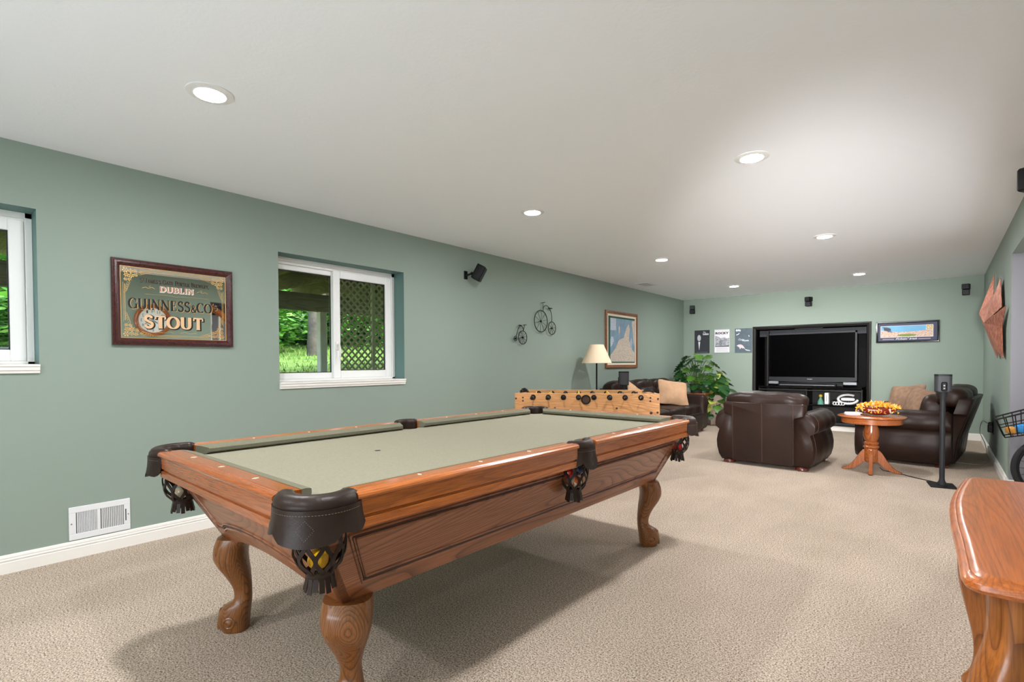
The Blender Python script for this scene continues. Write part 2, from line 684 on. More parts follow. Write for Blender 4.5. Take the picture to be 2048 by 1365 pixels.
# ---- niche lining and its frame
t = thing('trim_3', 'black lacquered frame and lining of the television niche', None)
t['kind'] = 'structure'
a, b, c, d = AL
dp = .62
bm = B()
quadp(bm, [(a, YF, c), (a, YF + dp, c), (a, YF + dp, d), (a, YF, d)])
quadp(bm, [(b, YF, c), (b, YF + dp, c), (b, YF + dp, d), (b, YF, d)])
quadp(bm, [(a, YF, d), (a, YF + dp, d), (b, YF + dp, d), (b, YF, d)])
quadp(bm, [(a, YF, c), (a, YF + dp, c), (b, YF + dp, c), (b, YF, c)])
quadp(bm, [(a, YF + dp, c), (b, YF + dp, c), (b, YF + dp, d), (a, YF + dp, d)])
finish(bm, 'niche_lining', mat('niche_black', C(6, 6, 8), .6, spec=.15), t, 0)
bm = B()
fp = [(0, 0), (.058, 0), (.058, .018), (.050, .030), (.036, .034), (.020, .026), (.010, .022), (0, .014)]
# frame: mitred profile (outward offset, proud of wall)
cor = [(a, c, -1, -1), (a, d, -1, 1), (b, d, 1, 1), (b, c, 1, -1)]
rings = []
for (x, z, sx, sz) in cor:
    rings.append([Vector((x + sx * u, YF - v, z + sz * u)) for u, v in fp])
loft(bm, rings, caps=False, loop=True)
finish(bm, 'niche_frame', M_darkframe, t, 25)
bm = B()
box2(bm, (a + .02, YF + .16, d - .13), (b - .02, YF + .19, d - .012), .004)
finish(bm, 'valance', mat('valance_slate', C(40, 43, 50), .5, spec=.3), t)
bm = B()
box2(bm, ((a + b) / 2 - .22, YF + .03, d - .022), ((a + b) / 2 + .22, YF + .09, d - .004), .003)
finish(bm, 'light_strip', M_dgrey, t)
bm = B()
box2(bm, (a + .17, YF + .05, c + .56), (a + .2, YF + .2, d - .03), .003)
finish(bm, 'inner_post', M_darkframe, t)

# ---- ceiling lights
tl = None
LL = ['recessed ceiling light nearest the camera, above the pool table at left',
      'recessed ceiling light above the open carpet, largest on the right',
      'recessed ceiling light above the far end of the pool table',
      'recessed ceiling light between the pedestal table and the pool table',
      'recessed ceiling light over the near end of the left sofa',
      'recessed ceiling light in front of the far wall, nearer the framed stadium picture',
      'recessed ceiling light in front of the far wall, nearer the movie posters']
M_lens = mat('lamp_lens', (1, 1, 1, 1), .5, emit=(.98, .985, 1.0, 1), estr=LENS_STRENGTH)
M_ring = mat('lamp_trim_ring', C(238, 238, 238), .5)
LL += ['recessed ceiling light beside the camera, out of the picture', 'recessed ceiling light behind the camera on the left', 'recessed ceiling light behind the camera on the right', 'recessed ceiling light over the stairs behind the opening']
for k, (x, y) in enumerate(LAMPS_VIEW + LAMPS_BACK):
    if tl is None:
        tl = thing('recessed_light', LL[0], 'ceiling light', (x, y, ZC), 0, 'recessed ceiling lights')
        bm = B()
        lathe(bm, [(.066, -.010), (.068, -.006), (.086, -.006), (.099, -.003), (.1, -.0005), (.066, -.0005)], seg=40, ring=True)
        finish(bm, 'trim_ring', M_ring, tl)
        bm = B()
        lathe(bm, [(.0, -.0125), (.03, -.012), (.05, -.0105), (.062, -.008), (.067, -.006), (.067, -.001)], seg=40)
        finish(bm, 'lens', M_lens, tl)
    else:
        o = copy_tree(tl)
        o.location = (x, y, ZC)
        o['label'] = LL[k]

# ---- vents
t = thing('wall_register', 'white floor-level air register on the left wall above the baseboard', 'vent', (XL, .741, .11))
bm = B()
wv, hv = .303, .2
for q in (((0, -wv / 2, 0), (.008, wv / 2, .036)), ((0, -wv / 2, hv - .036), (.008, wv / 2, hv)), ((0, -wv / 2, .036), (.008, -wv / 2 + .034, hv - .036)),
          ((0, wv / 2 - .034, .036), (.008, wv / 2, hv - .036)), ((0, -.018, .036), (.008, .0, hv - .036))):
    box2(bm, q[0], q[1], .002)
finish(bm, 'face_plate', M_white, t)
bm = B()
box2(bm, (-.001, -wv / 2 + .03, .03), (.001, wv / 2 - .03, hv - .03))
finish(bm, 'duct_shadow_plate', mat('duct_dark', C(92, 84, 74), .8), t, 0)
sl = None
for k in range(26):
    y = -wv / 2 + .038 + k * .0047 if k < 23 else 0
spans = [(-wv / 2 + .037, -.02, 12), (.003, wv / 2 - .037, 12)]
for s0, s1, n in spans:
    for k in range(n):
        y = s0 + (s1 - s0) * (k + .5) / n
        if sl is None:
            bm = B()
            box(bm, (.004, 0, hv / 2), (.007, .0014, hv - .07), 0, rot=rotz(R(28)))
            box(bm, (.0045, .002, hv / 2), (.0012, .004, hv - .07), 0)
            sl = finish(bm, 'slat', M_white, t, 0)
            sl.location = (0, y, 0)
        else:
            o = sl.copy()
            COL.objects.link(o)
            o.location = (0, y, 0)
bm = B()
box2(bm, (.008, wv / 2 - .026, .06), (.0095, wv / 2 - .021, .135), .001)
finish(bm, 'damper_slot', M_dgrey, t)
for y in (-wv / 2 + .012, wv / 2 - .011):
    bm = B()
    cyl(bm, (.008, y, hv / 2), (.0105, y, hv / 2), .004, seg=10)
    finish(bm, 'screw', M_chrome, t)

t = thing('ceiling_vent', 'white rectangular air grille in the ceiling near the left wall', 'vent', (-3.64, 7.65, ZC))
bm = B()
box2(bm, (-.11, -.19, -.006), (.11, -.16, 0), .002)
box2(bm, (-.11, .16, -.006), (.11, .19, 0), .002)
box2(bm, (-.11, -.16, -.006), (-.08, .16, 0), .002)
box2(bm, (.08, -.16, -.006), (.11, .16, 0), .002)
finish(bm, 'face_plate', M_white, t)
for k in range(7):
    bm = B()
    box(bm, (-.07 + k * .0233, 0, -.004), (.013, .32, .002), 0, rot=Matrix.Rotation(R(25), 4, 'Y'))
    finish(bm, 'slat', M_white, t, 0)
bm = B()
box2(bm, (-.08, -.16, -.001), (.08, .16, -.0002))
finish(bm, 'duct_shadow_plate', mat('duct_grey', C(205, 205, 205), .8), t, 0)
# ---------------------------------------------------------------- pool table
PA, PB, PZ = .690, 1.335, .812
PC = Vector((-1.8985, 1.967, 0))
PR = R(-0.7)
pool = thing('pool_table', 'oak pool table with grey-green cloth, leather net pockets and carved cabriole legs', 'pool table', PC, PR)


def PW(x, y, z):
    return PC + rotz(PR) @ Vector((x, y, z))


BED = .772
HC = PA - .105, PB - .105
HS = PA - .078
# cloth bed with pocket cut-outs
poly = []
e = PA - .088
f_ = PB - .088


def carc(cx, cy, r, a0, a1, n=10):
    return [(cx + r * math.cos(R(a0 + (a1 - a0) * i / n)), cy + r * math.sin(R(a0 + (a1 - a0) * i / n))) for i in range(n + 1)]


rh = .060
poly += carc(HC[0], -HC[1], rh, 205, 65)      # near right corner, concave
poly += carc(HS, 0, .055, 245, 115)
poly += carc(HC[0], HC[1], rh, 295, 155)
poly += carc(-HC[0], HC[1], rh, 25, -115)
poly += carc(-HS, 0, .055, 65, -65)
poly += carc(-HC[0], -HC[1], rh, 115, -25)
bm = B()
prism(bm, poly, .722, BED, lambda u, v, w: (u, v, w))
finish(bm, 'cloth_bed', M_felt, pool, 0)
bm = B()
lathe(bm, [(0, .0006), (.013, .0006), (.013, 0)], seg=24)
sp = finish(bm, 'foot_spot', M_black, pool)
sp.location = (-.06 + .0, -.60, BED)

cush = [(0, .783), (.001, .797), (.006, .801), (.03, .808), (.051, .8115), (.051, .773), (.016, .773)]
woodp = [(.050, .8105), (.104, .8125), (.107, .8105), (.110, .8125), (.120, .8125), (.128, .8105), (.134, .805), (.1355, .799), (.134, .794), (.129, .791),
         (.1255, .789), (.1255, .7445), (.1185, .742), (.1165, .739), (.1185, .736), (.1255, .7335), (.1255, .709), (.122, .706), (.05, .706)]


def rail_seg(name, s0, s1, fm, m, cut0, cut1, sights):
    """fm(u, s, z) -> xyz; s0<s1 along the rail"""
    bm = B()
    loft(bm, [[Vector(fm(u, s, z)) for u, z in woodp] for s in (s0, s1)])
    rl = finish(bm, 'rail', m, pool, 22)
    bm = B()
    loft(bm, [[Vector(fm(u, s0 + (1 - u / .05) * cut0, z)) for u, z in cush], [Vector(fm(u, s0 + (1 - u / .05) * cut0 + .02, z)) for u, z in cush],
              [Vector(fm(u, s1 - (1 - u / .05) * cut1 - .02, z)) for u, z in cush], [Vector(fm(u, s1 - (1 - u / .05) * cut1, z)) for u, z in cush]])
    finish(bm, 'cushion', M_feltshade, rl, 30)
    for s in sights:
        bm = B()
        d = [(.078 - .011, s), (.078, s - .0055), (.078 + .011, s), (.078, s + .0055)]
        prism(bm, d, .809, .8128, lambda u, v, w: fm(u, v, w))
        finish(bm, 'rail_sight', M_ivory, rl, 0)


M_ivory = mat('ivory_inlay', C(236, 226, 205), .3)
ye = PB - .165
for sg in (1, -1):
    for (a, b, c0, c1) in ((-ye, -.072, .04, .012), (.072, ye, .012, .04)):
        st = [a + (b - a) * q for q in (.235, .49, .745)]
        rail_seg('rail', a, b, lambda u, s, z, sg=sg: (sg * (PA - .1355 + u), s, z), M_rail, c0, c1, st)
    xe = PA - .165
    rail_seg('rail', -xe, xe, lambda u, s, z, sg=sg: (s, sg * (PB - .1355 + u), z), M_railx, .04, .04, [-.28, 0, .28])

# cabinet: four slanted panels
M_groove = mat('dark_oak_groove', C(58, 30, 18), .4)
zt, zb = .706, .415
hx = lambda z: .49 + (.615 - .49) * (z - zb) / (zt - zb)
hy = lambda z: 1.105 + (1.262 - 1.105) * (z - zb) / (zt - zb)


def cab_panel(kind, sg):
    n = 40
    end = kind == 'end'
    half = hx if end else hy
    off = hy if end else hx

    def low(q):          # q in -1..1 -> bottom z
        if not end:
            return zb
        a = abs(q)
        if a > .70:
            return zb
        if a > .58:
            w = (.70 - a) / .12
            return zb + .022 * (w * w * (3 - 2 * w))
        return zb + .022 + .034 * math.cos(a / .58 * PI / 2) ** .8

    def P(q, z, o):
        s = q * half(z)
        r = sg * (off(z) + o)
        return Vector((s, r, z)) if end else Vector((r, s, z))
    bm = B()
    rings = []
    for i in range(n + 1):
        q = -1 + 2 * i / n
        z0 = low(q)
        rings.append([P(q, zt, 0), P(q, z0, 0), P(q, z0, -.028), P(q, zt, -.028)])
    loft(bm, rings)
    pn = finish(bm, 'cabinet_end' if end else 'cabinet_side', M_cabx if end else M_cab, pool, 25)
    # raised moulding frame
    qi = .86 if end else .925

    def path(ins):
        a = qi - ins / (.55 if end else 1.2)
        o = []
        o += [P(-a, .668 - ins, 0), P(a, .668 - ins, 0)]
        if end:
            for i in range(24):
                q = a - 2 * a * i / 23
                o.append(P(q, low(q * .98) + .06 + ins, 0))
        else:
            o += [P(a, zb + .062 + ins, 0), P(-a, zb + .062 + ins, 0)]
        return o
    for ins, rr, mm, nm in ((0, .0065, M_cabx if end else M_cab, 'moulding'), (.010, .0045, M_groove, 'moulding_groove'), (.019, .0055, M_cabx if end else M_cab, 'moulding')):
        bm = B()
        tube(bm, path(ins), rr, 6, closed=True)
        finish(bm, nm, mm, pn, 60)


for sg in (1, -1):
    cab_panel('side', sg)
    cab_panel('end', sg)

# legs: outline in the diagonal plane (t from the top, inner, outer, half width)
LV = [(0, -.066, .070, .076), (.05, -.056, .078, .079), (.10, -.042, .084, .080), (.2, -.036, .087, .077), (.3, -.041, .071, .067), (.38, -.048, .050, .056), (.46, -.053, .031, .044),
      (.55, -.057, .015, .034), (.62, -.057, .010, .034), (.67, -.056, .014, .037), (.705, -.055, .032, .041), (.74, -.053, .056, .045), (.80, -.050, .072, .049), (.88, -.046, .078, .051), (.95, -.043, .070, .050), (1.0, -.040, .056, .046)]


def leg_mesh():
    bm = B()
    rings = []
    H = .417
    sm = []
    for i in range(len(LV) - 1):
        p0, p1, p2, p3 = LV[max(i - 1, 0)], LV[i], LV[i + 1], LV[min(i + 2, len(LV) - 1)]
        for k in range(3):
            t = k / 3
            sm.append(tuple(.5 * (2 * b + (c - a) * t + (2 * a - 5 * b + 4 * c - d) * t * t + (3 * b - a - 3 * c + d) * t ** 3) for a, b, c, d in zip(p0, p1, p2, p3)))
    sm.append(LV[-1])
    for t, a, b, w in sm:
        z = H * (1 - t)
        ring = []
        for k in range(24):
            an = 2 * PI * k / 24
            ca, sa = math.cos(an), math.sin(an)
            n = 2.8
            q = (abs(ca) ** n + abs(sa) ** n) ** (-1 / n)
            # front slightly ridged
            ring.append(Vector(((a + b) / 2 + (b - a) / 2 * ca * q, w * sa * q, z)))
        rings.append(ring)
    loft(bm, rings)
    return bm


lg = None
for k, (sx, sy) in enumerate(((1, 1), (-1, 1), (-1, -1), (1, -1))):
    if lg is None:
        lg = finish(leg_mesh(), 'leg', M_leg, pool, 50)
        bm = B()
        for s in (1, -1):
            M = Matrix.Rotation(-s * PI / 2, 4, 'X')
            lathe(bm, [(.0, .006), (.010, .005), (.017, .001), (.021, .004), (.027, .002), (.03, -.006)], (.018, s * .050, .047), 20, M=M)
        for y in (-.016, .016):
            tube(bm, [(.060 + .012 * math.sin(a), y, .100 - .092 * a / 1.9) for a in (0, .3, .6, .9, 1.2, 1.5, 1.8)], .010, 8)
        finish(bm, 'foot_scroll', M_leg, lg, 50)
        o = lg
    else:
        o = copy_tree(lg, pool)
    o.location = (sx * .452, sy * 1.062, 0)
    o.rotation_euler = (0, 0, math.atan2(sy, sx))


def sector(bm, prof, a0, a1, n):
    rings = []
    for i in range(n + 1):
        a = R(a0 + (a1 - a0) * i / n)
        rings.append([Vector((r * math.cos(a), r * math.sin(a), z)) for r, z in prof])
    loft(bm, rings)


def make_pocket(corner):
    s = 1.0 if corner else .80
    am = 96 if corner else 84
    t = None
    bm = B()
    pr = [(.060 * s, .70), (.060 * s, .80), (.064 * s, .8145), (.072 * s, .8205), (.085 * s, .823), (.098 * s, .821), (.108 * s, .815), (.1165 * s, .803), (.1185 * s, .792), (.116 * s, .784), (.105 * s, .780), (.075 * s, .77), (.066 * s, .70)]
    rings = []
    n = 28
    for i in range(n + 1):
        a = R(-am + 2 * am * i / n)
        k = 1.0
        ed = min(i, n - i)
        k = .55 if ed == 0 else (.88 if ed == 1 else 1)
        rc = .088 * s
        rings.append([Vector(((rc + (r - rc) * k) * math.cos(a), (rc + (r - rc) * k) * math.sin(a), z if z < .775 else .79 + (z - .79) * (k if z > .79 else 1))) for r, z in pr])
    loft(bm, rings)
    t = finish(bm, 'pocket', M_pleather, pool, 50)
    # stitched seam on the cap
    bm = B()
    for i in range(34):
        a0 = R(-am * .86 + 2 * am * .86 * i / 34)
        a1 = a0 + R(2 * am * .86 / 34 * .55)
        tube(bm, [(.0665 * s * math.cos(a), .0665 * s * math.sin(a), .8185) for a in (a0, a1)], .0009, 4)
    finish(bm, 'stitching', mat('dull_thread', C(120, 100, 84), .7), t, 0)
    # shield
    ah = 84 if corner else 62
    bm = B()
    n = 30
    rows = 6
    R0 = .1185 * s

    def zlow(q):
        a = abs(q)
        if a < .42:
            return .703 - .010 * math.cos(a / .42 * PI / 2)
        if a < .52:
            return .709 + (a - .42) / .1 * .006
        return .724 - .012 * math.sin(min(1, (a - .52) / .30) * PI / 2) - (.0 if a < .9 else -(a - .9) / .1 * .018)
    outer, inner = [], []
    for i in range(n + 1):
        q = -1 + 2 * i / n
        a = R(ah * q)
        zl = zlow(q)
        outer.append([Vector(((R0 + .010 * (j / rows) ** 2 + .003) * math.cos(a), (R0 + .010 * (j / rows) ** 2 + .003) * math.sin(a), .788 + (zl - .788) * j / rows)) for j in range(rows + 1)])
        inner.append([Vector(((R0 + .010 * (j / rows) ** 2 - .003) * math.cos(a), (R0 + .010 * (j / rows) ** 2 - .003) * math.sin(a), .788 + (zl - .788) * j / rows)) for j in range(rows + 1)])
    loft(bm, [o + i[::-1] for o, i in zip(outer, inner)])
    sh = finish(bm, 'shield', M_pleather, t, 50)
    bm = B()
    # embossed diamond and edge stitching
    dmd = [(0, .764), (.13, .739), (0, .712), (-.13, .739)]
    for i in range(4):
        (q0, z0), (q1, z1) = dmd[i], dmd[(i + 1) % 4]
        for k in range(6):
            pts = []
            for t_ in (k / 6, k / 6 + .06):
                q, z = q0 + (q1 - q0) * t_, z0 + (z1 - z0) * t_
                j = (.788 - z) / .1
                rr = R0 + .010 * j * j + .0036
                pts.append((rr * math.cos(R(ah * q)), rr * math.sin(R(ah * q)), z))
            tube(bm, pts, .0006, 4)
    for i in range(40):
        pts = []
        for t_ in (i / 40, i / 40 + .014):
            q = -.93 + 1.86 * t_
            pts.append(((R0 + .0034) * math.cos(R(ah * q)), (R0 + .0034) * math.sin(R(ah * q)), .776))
        tube(bm, pts, .0006, 4)
    finish(bm, 'stitching', mat('dull_thread', C(120, 100, 84), .7), sh, 0)
    # net of leather straps
    ZT, ZB_ = .725, .588
    rp = lambda z: (.058 + .016 * math.sin(min(1, max(0, (ZT - z) / (ZT - ZB_)) * 1.25) * PI * .62)) if z > .61 else None

    def rad(z):
        t_ = (ZT - z) / (ZT - ZB_)
        pts = [(0, .060), (.3, .071), (.6, .070), (.8, .060), (.93, .046), (1, .038)]
        for (t0, r0), (t1, r1) in zip(pts[:-1], pts[1:]):
            if t_ <= t1:
                return (r0 + (r1 - r0) * (t_ - t0) / (t1 - t0)) * (1 if corner else .93)
        return pts[-1][1]
    bm = B()
    nst = 9
    N = 17
    for k in range(nst):
        for sgn in (1, -1):
            pts = []
            for i in range(N):
                z = ZT + (ZB_ - ZT) * i / (N - 1)
                ph = (i / (N - 1)) * 3.0
                tri = .5 - .5 * math.cos(ph * PI)
                a = 2 * PI * (k + sgn * .5 * tri * .92) / nst + .13
                rr = rad(z) + sgn * .0012
                pts.append((rr * math.cos(a), rr * math.sin(a), z))
            # flat strap facing outward
            P = [Vector(p) for p in pts]
            rings = []
            for i, p in enumerate(P):
                tt = (P[min(i + 1, N - 1)] - P[max(i - 1, 0)]).normalized()
                nn = Vector((p.x, p.y, 0)).normalized()
                ww = tt.cross(nn).normalized()
                hw = .0058 if corner else .0052
                rings.append([p + ww * hw + nn * .0016, p - ww * hw + nn * .0016, p - ww * hw - nn * .0016, p + ww * hw - nn * .0016])
            loft(bm, rings)
    lathe(bm, [(rad(ZT) - .002, ZT), (rad(ZT) + .003, ZT + .001), (rad(ZT) + .003, ZT - .012), (rad(ZT) - .002, ZT - .012)], seg=32, ring=True)
    nt = finish(bm, 'net', M_pleather, t, 40)
    nt['kind'] = 'stuff'
    # collar with cut fringe
    bm = B()
    k = 1 if corner else .93
    lathe(bm, [(.0345 * k, .594), (.0405 * k, .594), (.0385 * k, .583), (.037 * k, .572), (.0335 * k, .572), (.034 * k, .583)], seg=28, ring=True)
    for i in range(15):
        a = 2 * PI * i / 15
        ca, sa = math.cos(a), math.sin(a)
        rings = []
        for r, z in ((.0365, .576), (.039, .561), (.0435, .543 - .004 * (i % 3))):
            w = .0072
            c = Vector((r * k * ca, r * k * sa, z))
            tv = Vector((-sa, ca, 0))
            nv = Vector((ca, sa, 0))
            rings.append([c + tv * w + nv * .0013, c - tv * w + nv * .0013, c - tv * w - nv * .0013, c + tv * w - nv * .0013])
        loft(bm, rings)
    finish(bm, 'fringe_collar', M_pleather, t, 40)
    return t


pk = make_pocket(True)
for k, (sx, sy) in enumerate(((1, -1), (1, 1), (-1, 1), (-1, -1))):
    o = pk if k == 0 else copy_tree(pk, pool)
    o.location = (sx * HC[0], sy * HC[1], 0)
    o.rotation_euler = (0, 0, math.atan2(sy, sx))
pk = make_pocket(False)
for k, sx in enumerate((1, -1)):
    o = pk if k == 0 else copy_tree(pk, pool)
    o.location = (sx * HS, 0, 0)
    o.rotation_euler = (0, 0, 0 if sx > 0 else PI)


def ball(x, y, z, col, label, stripe=None, rot=(0, 0, 0)):
    bm = B()
    sphere(bm, (0, 0, 0), .0286, 28, 18)
    mats = [mat('ball_' + '_'.join(str(int(c * 255)) for c in col[:3]), col, .12, coat=.6)]
    if stripe:
        mats.append(mat('ball_cream', C(238, 226, 196), .12, coat=.6))
        for f in bm.faces:
            c = f.calc_center_median()
            if abs(c.z) > .0155 or (Vector((c.x - .0286, c.y, c.z)).length < .012):
                f.material_index = 1
    o = finish(bm, 'billiard_ball', mats, None, 180)
    o.location = PW(x, y, z)
    o.rotation_euler = rot
    tag(o, label, 'ball', 'billiard balls in the net pockets')
    return o


ball(HC[0] + .006, -HC[1] - .008, .6225, C(252, 186, 26), 'yellow billiard ball in the corner net pocket nearest the camera')
ball(-HC[0], -HC[1], .6225, C(214, 196, 166), 'cream billiard ball in the corner net pocket beside the left wall register')
ball(HC[0] + .002, HC[1] - .002, .6225, C(190, 18, 22), 'red billiard ball in the far corner net pocket by the armchair')
ball(HC[0] - .010, HC[1] + .012, .675, C(24, 96, 60), 'dark green billiard ball above the red one in the far corner pocket')
ball(HS + .014, -.006, .6235, C(222, 96, 36), 'orange striped billiard ball at the bottom of the side net pocket', stripe=True, rot=(R(70), R(25), R(-55)))
ball(HS - .004, -.034, .670, C(176, 24, 24), 'red billiard ball lying above the orange striped one in the side pocket')
ball(HS + .0, .03, .676, C(26, 48, 96), 'dark blue billiard ball at the upper edge of the side net pocket')
# ---------------------------------------------------------------- foosball table
FR = R(32.44)
_fA = Vector((-3.284, 3.928, 0))
_fd = Vector((math.cos(FR), math.sin(FR), 0))
_fn = Vector((-math.sin(FR), math.cos(FR), 0))
foos = thing('foosball_table', 'light oak table football game with black-gripped rods, behind the pool table', 'foosball table', _fA + _fd * .71 + _fn * .36, FR)
FL, FW, FT, FB = .712, .36, .87, .585
th = .03
s_pos = [.184, .336, .487, .636, .787, .940, 1.090, 1.242]
for sg, nm in ((-1, 'side_board'), (1, 'side_board')):
    bm = B()
    box2(bm, (-FL, sg * FW, FB), (FL, sg * (FW - th), FT), .003)
    sb = finish(bm, nm, M_foos, foos)
    for s in s_pos:
        bm = B()
        M = Matrix.Rotation(PI / 2, 4, 'X')
        yy = sg * (FW - th / 2)
        lathe(bm, [(.012, -.024), (.022, -.024), (.0265, -.019), (.0265, .019), (.022, .024), (.012, .024)], (s - FL + .002, yy, .831), 20, M=M, ring=True)
        finish(bm, 'rod_bearing', M_black, sb, 40)
    if sg < 0:
        for (s, z, r) in ((.012, .817, .010), (.082, .827, .009), (.082, .795, .009), (1.334, .830, .009), (1.332, .797, .009), (1.406, .819, .010), (.404, .723, .010), (1.012, .725, .010), (1.341, .681, .014), (1.402, .686, .011)):
            bm = B()
            lathe(bm, [(.0, .004), (r * .7, .0035), (r, .001), (r, -.002)], (s - FL, -FW, z), 14, M=Matrix.Rotation(PI / 2, 4, 'X'))
            finish(bm, 'bolt_cap', mat('dark_bolt', C(58, 34, 28), .4), sb, 40)
        bm = B()
        M = Matrix.Rotation(PI / 2, 4, 'X')
        lathe(bm, [(.036, .004), (.038, .009), (.045, .009), (.048, .003), (.048, -.002), (.036, -.002)], (.711 - FL, -FW, .809), 32, M=M, ring=True)
        finish(bm, 'ball_entry_ring', M_black, sb, 40)
        bm = B()
        lathe(bm, [(0, .001), (.037, .001), (.037, -.001)], (.711 - FL, -FW, .809), 32, M=M)
        finish(bm, 'ball_entry_cup', mat('brown_dark_cup', C(70, 46, 34), .5), sb, 40)
for sg in (-1, 1):
    bm = B()
    box2(bm, (sg * (FL - .001), -FW + th, FB), (sg * (FL - .09), FW - th, FT - .006), .003)
    eb = finish(bm, 'end_board', M_foos, foos)
    bm = B()
    x = sg * (FL - .06)
    prism(bm, [(-.06, FT - .006), (.05, FT - .006), (.035, FT + .03), (.0, FT + .038), (-.03, FT + .022)], -.04, .04, lambda u, v, w: (x + sg * u * .8, w + (.0 if sg < 0 else .10), v))
    finish(bm, 'goal_scoop', M_black, eb, 25)
    bm = B()
    for k in range(6):
        cyl(bm, (sg * (FL - .045), -.2 + k * .02, FT + .012), (sg * (FL - .045), -.2 + k * .02 + .016, FT + .012), .013, seg=10)
    tube(bm, [(sg * (FL - .045), -.26, FT - .004), (sg * (FL - .045), -.26, FT + .012), (sg * (FL - .045), -.04, FT + .012), (sg * (FL - .045), -.04, FT - .004)], .003, 6)
    finish(bm, 'score_beads', M_black, eb, 40)
bm = B()
box2(bm, (-FL + .08, -FW + th, .72), (FL - .08, FW - th, .735))
finish(bm, 'play_field', mat('foos_green', C(60, 120, 70), .5), foos, 0)
bm = B()
box2(bm, (-FL + .01, -FW + .01, FB - .02), (FL - .01, FW - .01, FB))
finish(bm, 'bottom_panel', M_foos, foos, 0)
own = (0, 1, 3, 5)
for k, s in enumerate(s_pos):
    x = s - FL + .002
    sg = -1 if k in own else 1
    bm = B()
    far_end = (.20 if k in own else (.16 if k > 4 else .035))
    y_h = sg * (FW + .045)
    y_o = -sg * (FW + (.10 if k in (6, 7) else .03))
    cyl(bm, (x, y_h, .831), (x, y_o, .831), .0075, seg=10)
    rd = finish(bm, 'rod', M_chrome, foos, 40)
    bm = B()
    pr = [(.010, 0), (.0165, .004), (.0175, .03), (.0155, .06), (.0175, .10), (.0165, .118), (.008, .122)]
    M = Matrix.Rotation(PI / 2 if sg < 0 else -PI / 2, 4, 'X')
    lathe(bm, pr, (x, y_h, .831), 16, M=M)
    finish(bm, 'grip', M_black, rd, 40)
    bm = B()
    M2 = Matrix.Rotation(PI / 2 if sg > 0 else -PI / 2, 4, 'X')
    lathe(bm, [(.008, -.004), (.0115, 0), (.0115, .012), (.006, .016)], (x, y_o, .831), 12, M=M2)
    finish(bm, 'rod_end_cap', M_black, rd, 40)
    nman = {0: 1, 1: 2, 2: 3, 3: 5, 4: 5, 5: 3, 6: 2, 7: 1}[k]
    for j in range(nman):
        y = (j - (nman - 1) / 2) * (.5 / max(nman, 2))
        bm = B()
        lathe(bm, [(.004, .82), (.012, .825), (.012, .845), (.009, .85), (.010, .86), (.004, .868)], (x, y, 0), 10)
        box(bm, (x, y, .79), (.012, .022, .07), .003)
        finish(bm, 'player', mat('player_yellow', C(216, 170, 50), .4) if k in own else mat('player_black', C(30, 30, 34), .4), rd, 40)
for sx in (-1, 1):
    for sy in (-1, 1):
        bm = B()
        box2(bm, (sx * (FL - .035), sy * (FW - .02), .012), (sx * (FL - .13), sy * (FW - .11), FB - .02), .004)
        l_ = finish(bm, 'leg', M_black, foos)
        bm = B()
        cyl(bm, (sx * (FL - .0825), sy * (FW - .065), 0), (sx * (FL - .0825), sy * (FW - .065), .014), .026, seg=14)
        finish(bm, 'leveller', M_dgrey, l_)

# ---------------------------------------------------------------- leather seating
M_cherry = mat('cherry_foot', C(92, 38, 26), .3, coat=.3)
ARM = [(-.02, .035), (.13, .035), (.165, .09), (.185, .17), (.190, .25), (.178, .33), (.158, .395), (.172, .41), (.202, .435), (.212, .48), (.206, .535), (.180, .585), (.130, .618), (.07, .625), (.02, .612), (-.02, .58)]


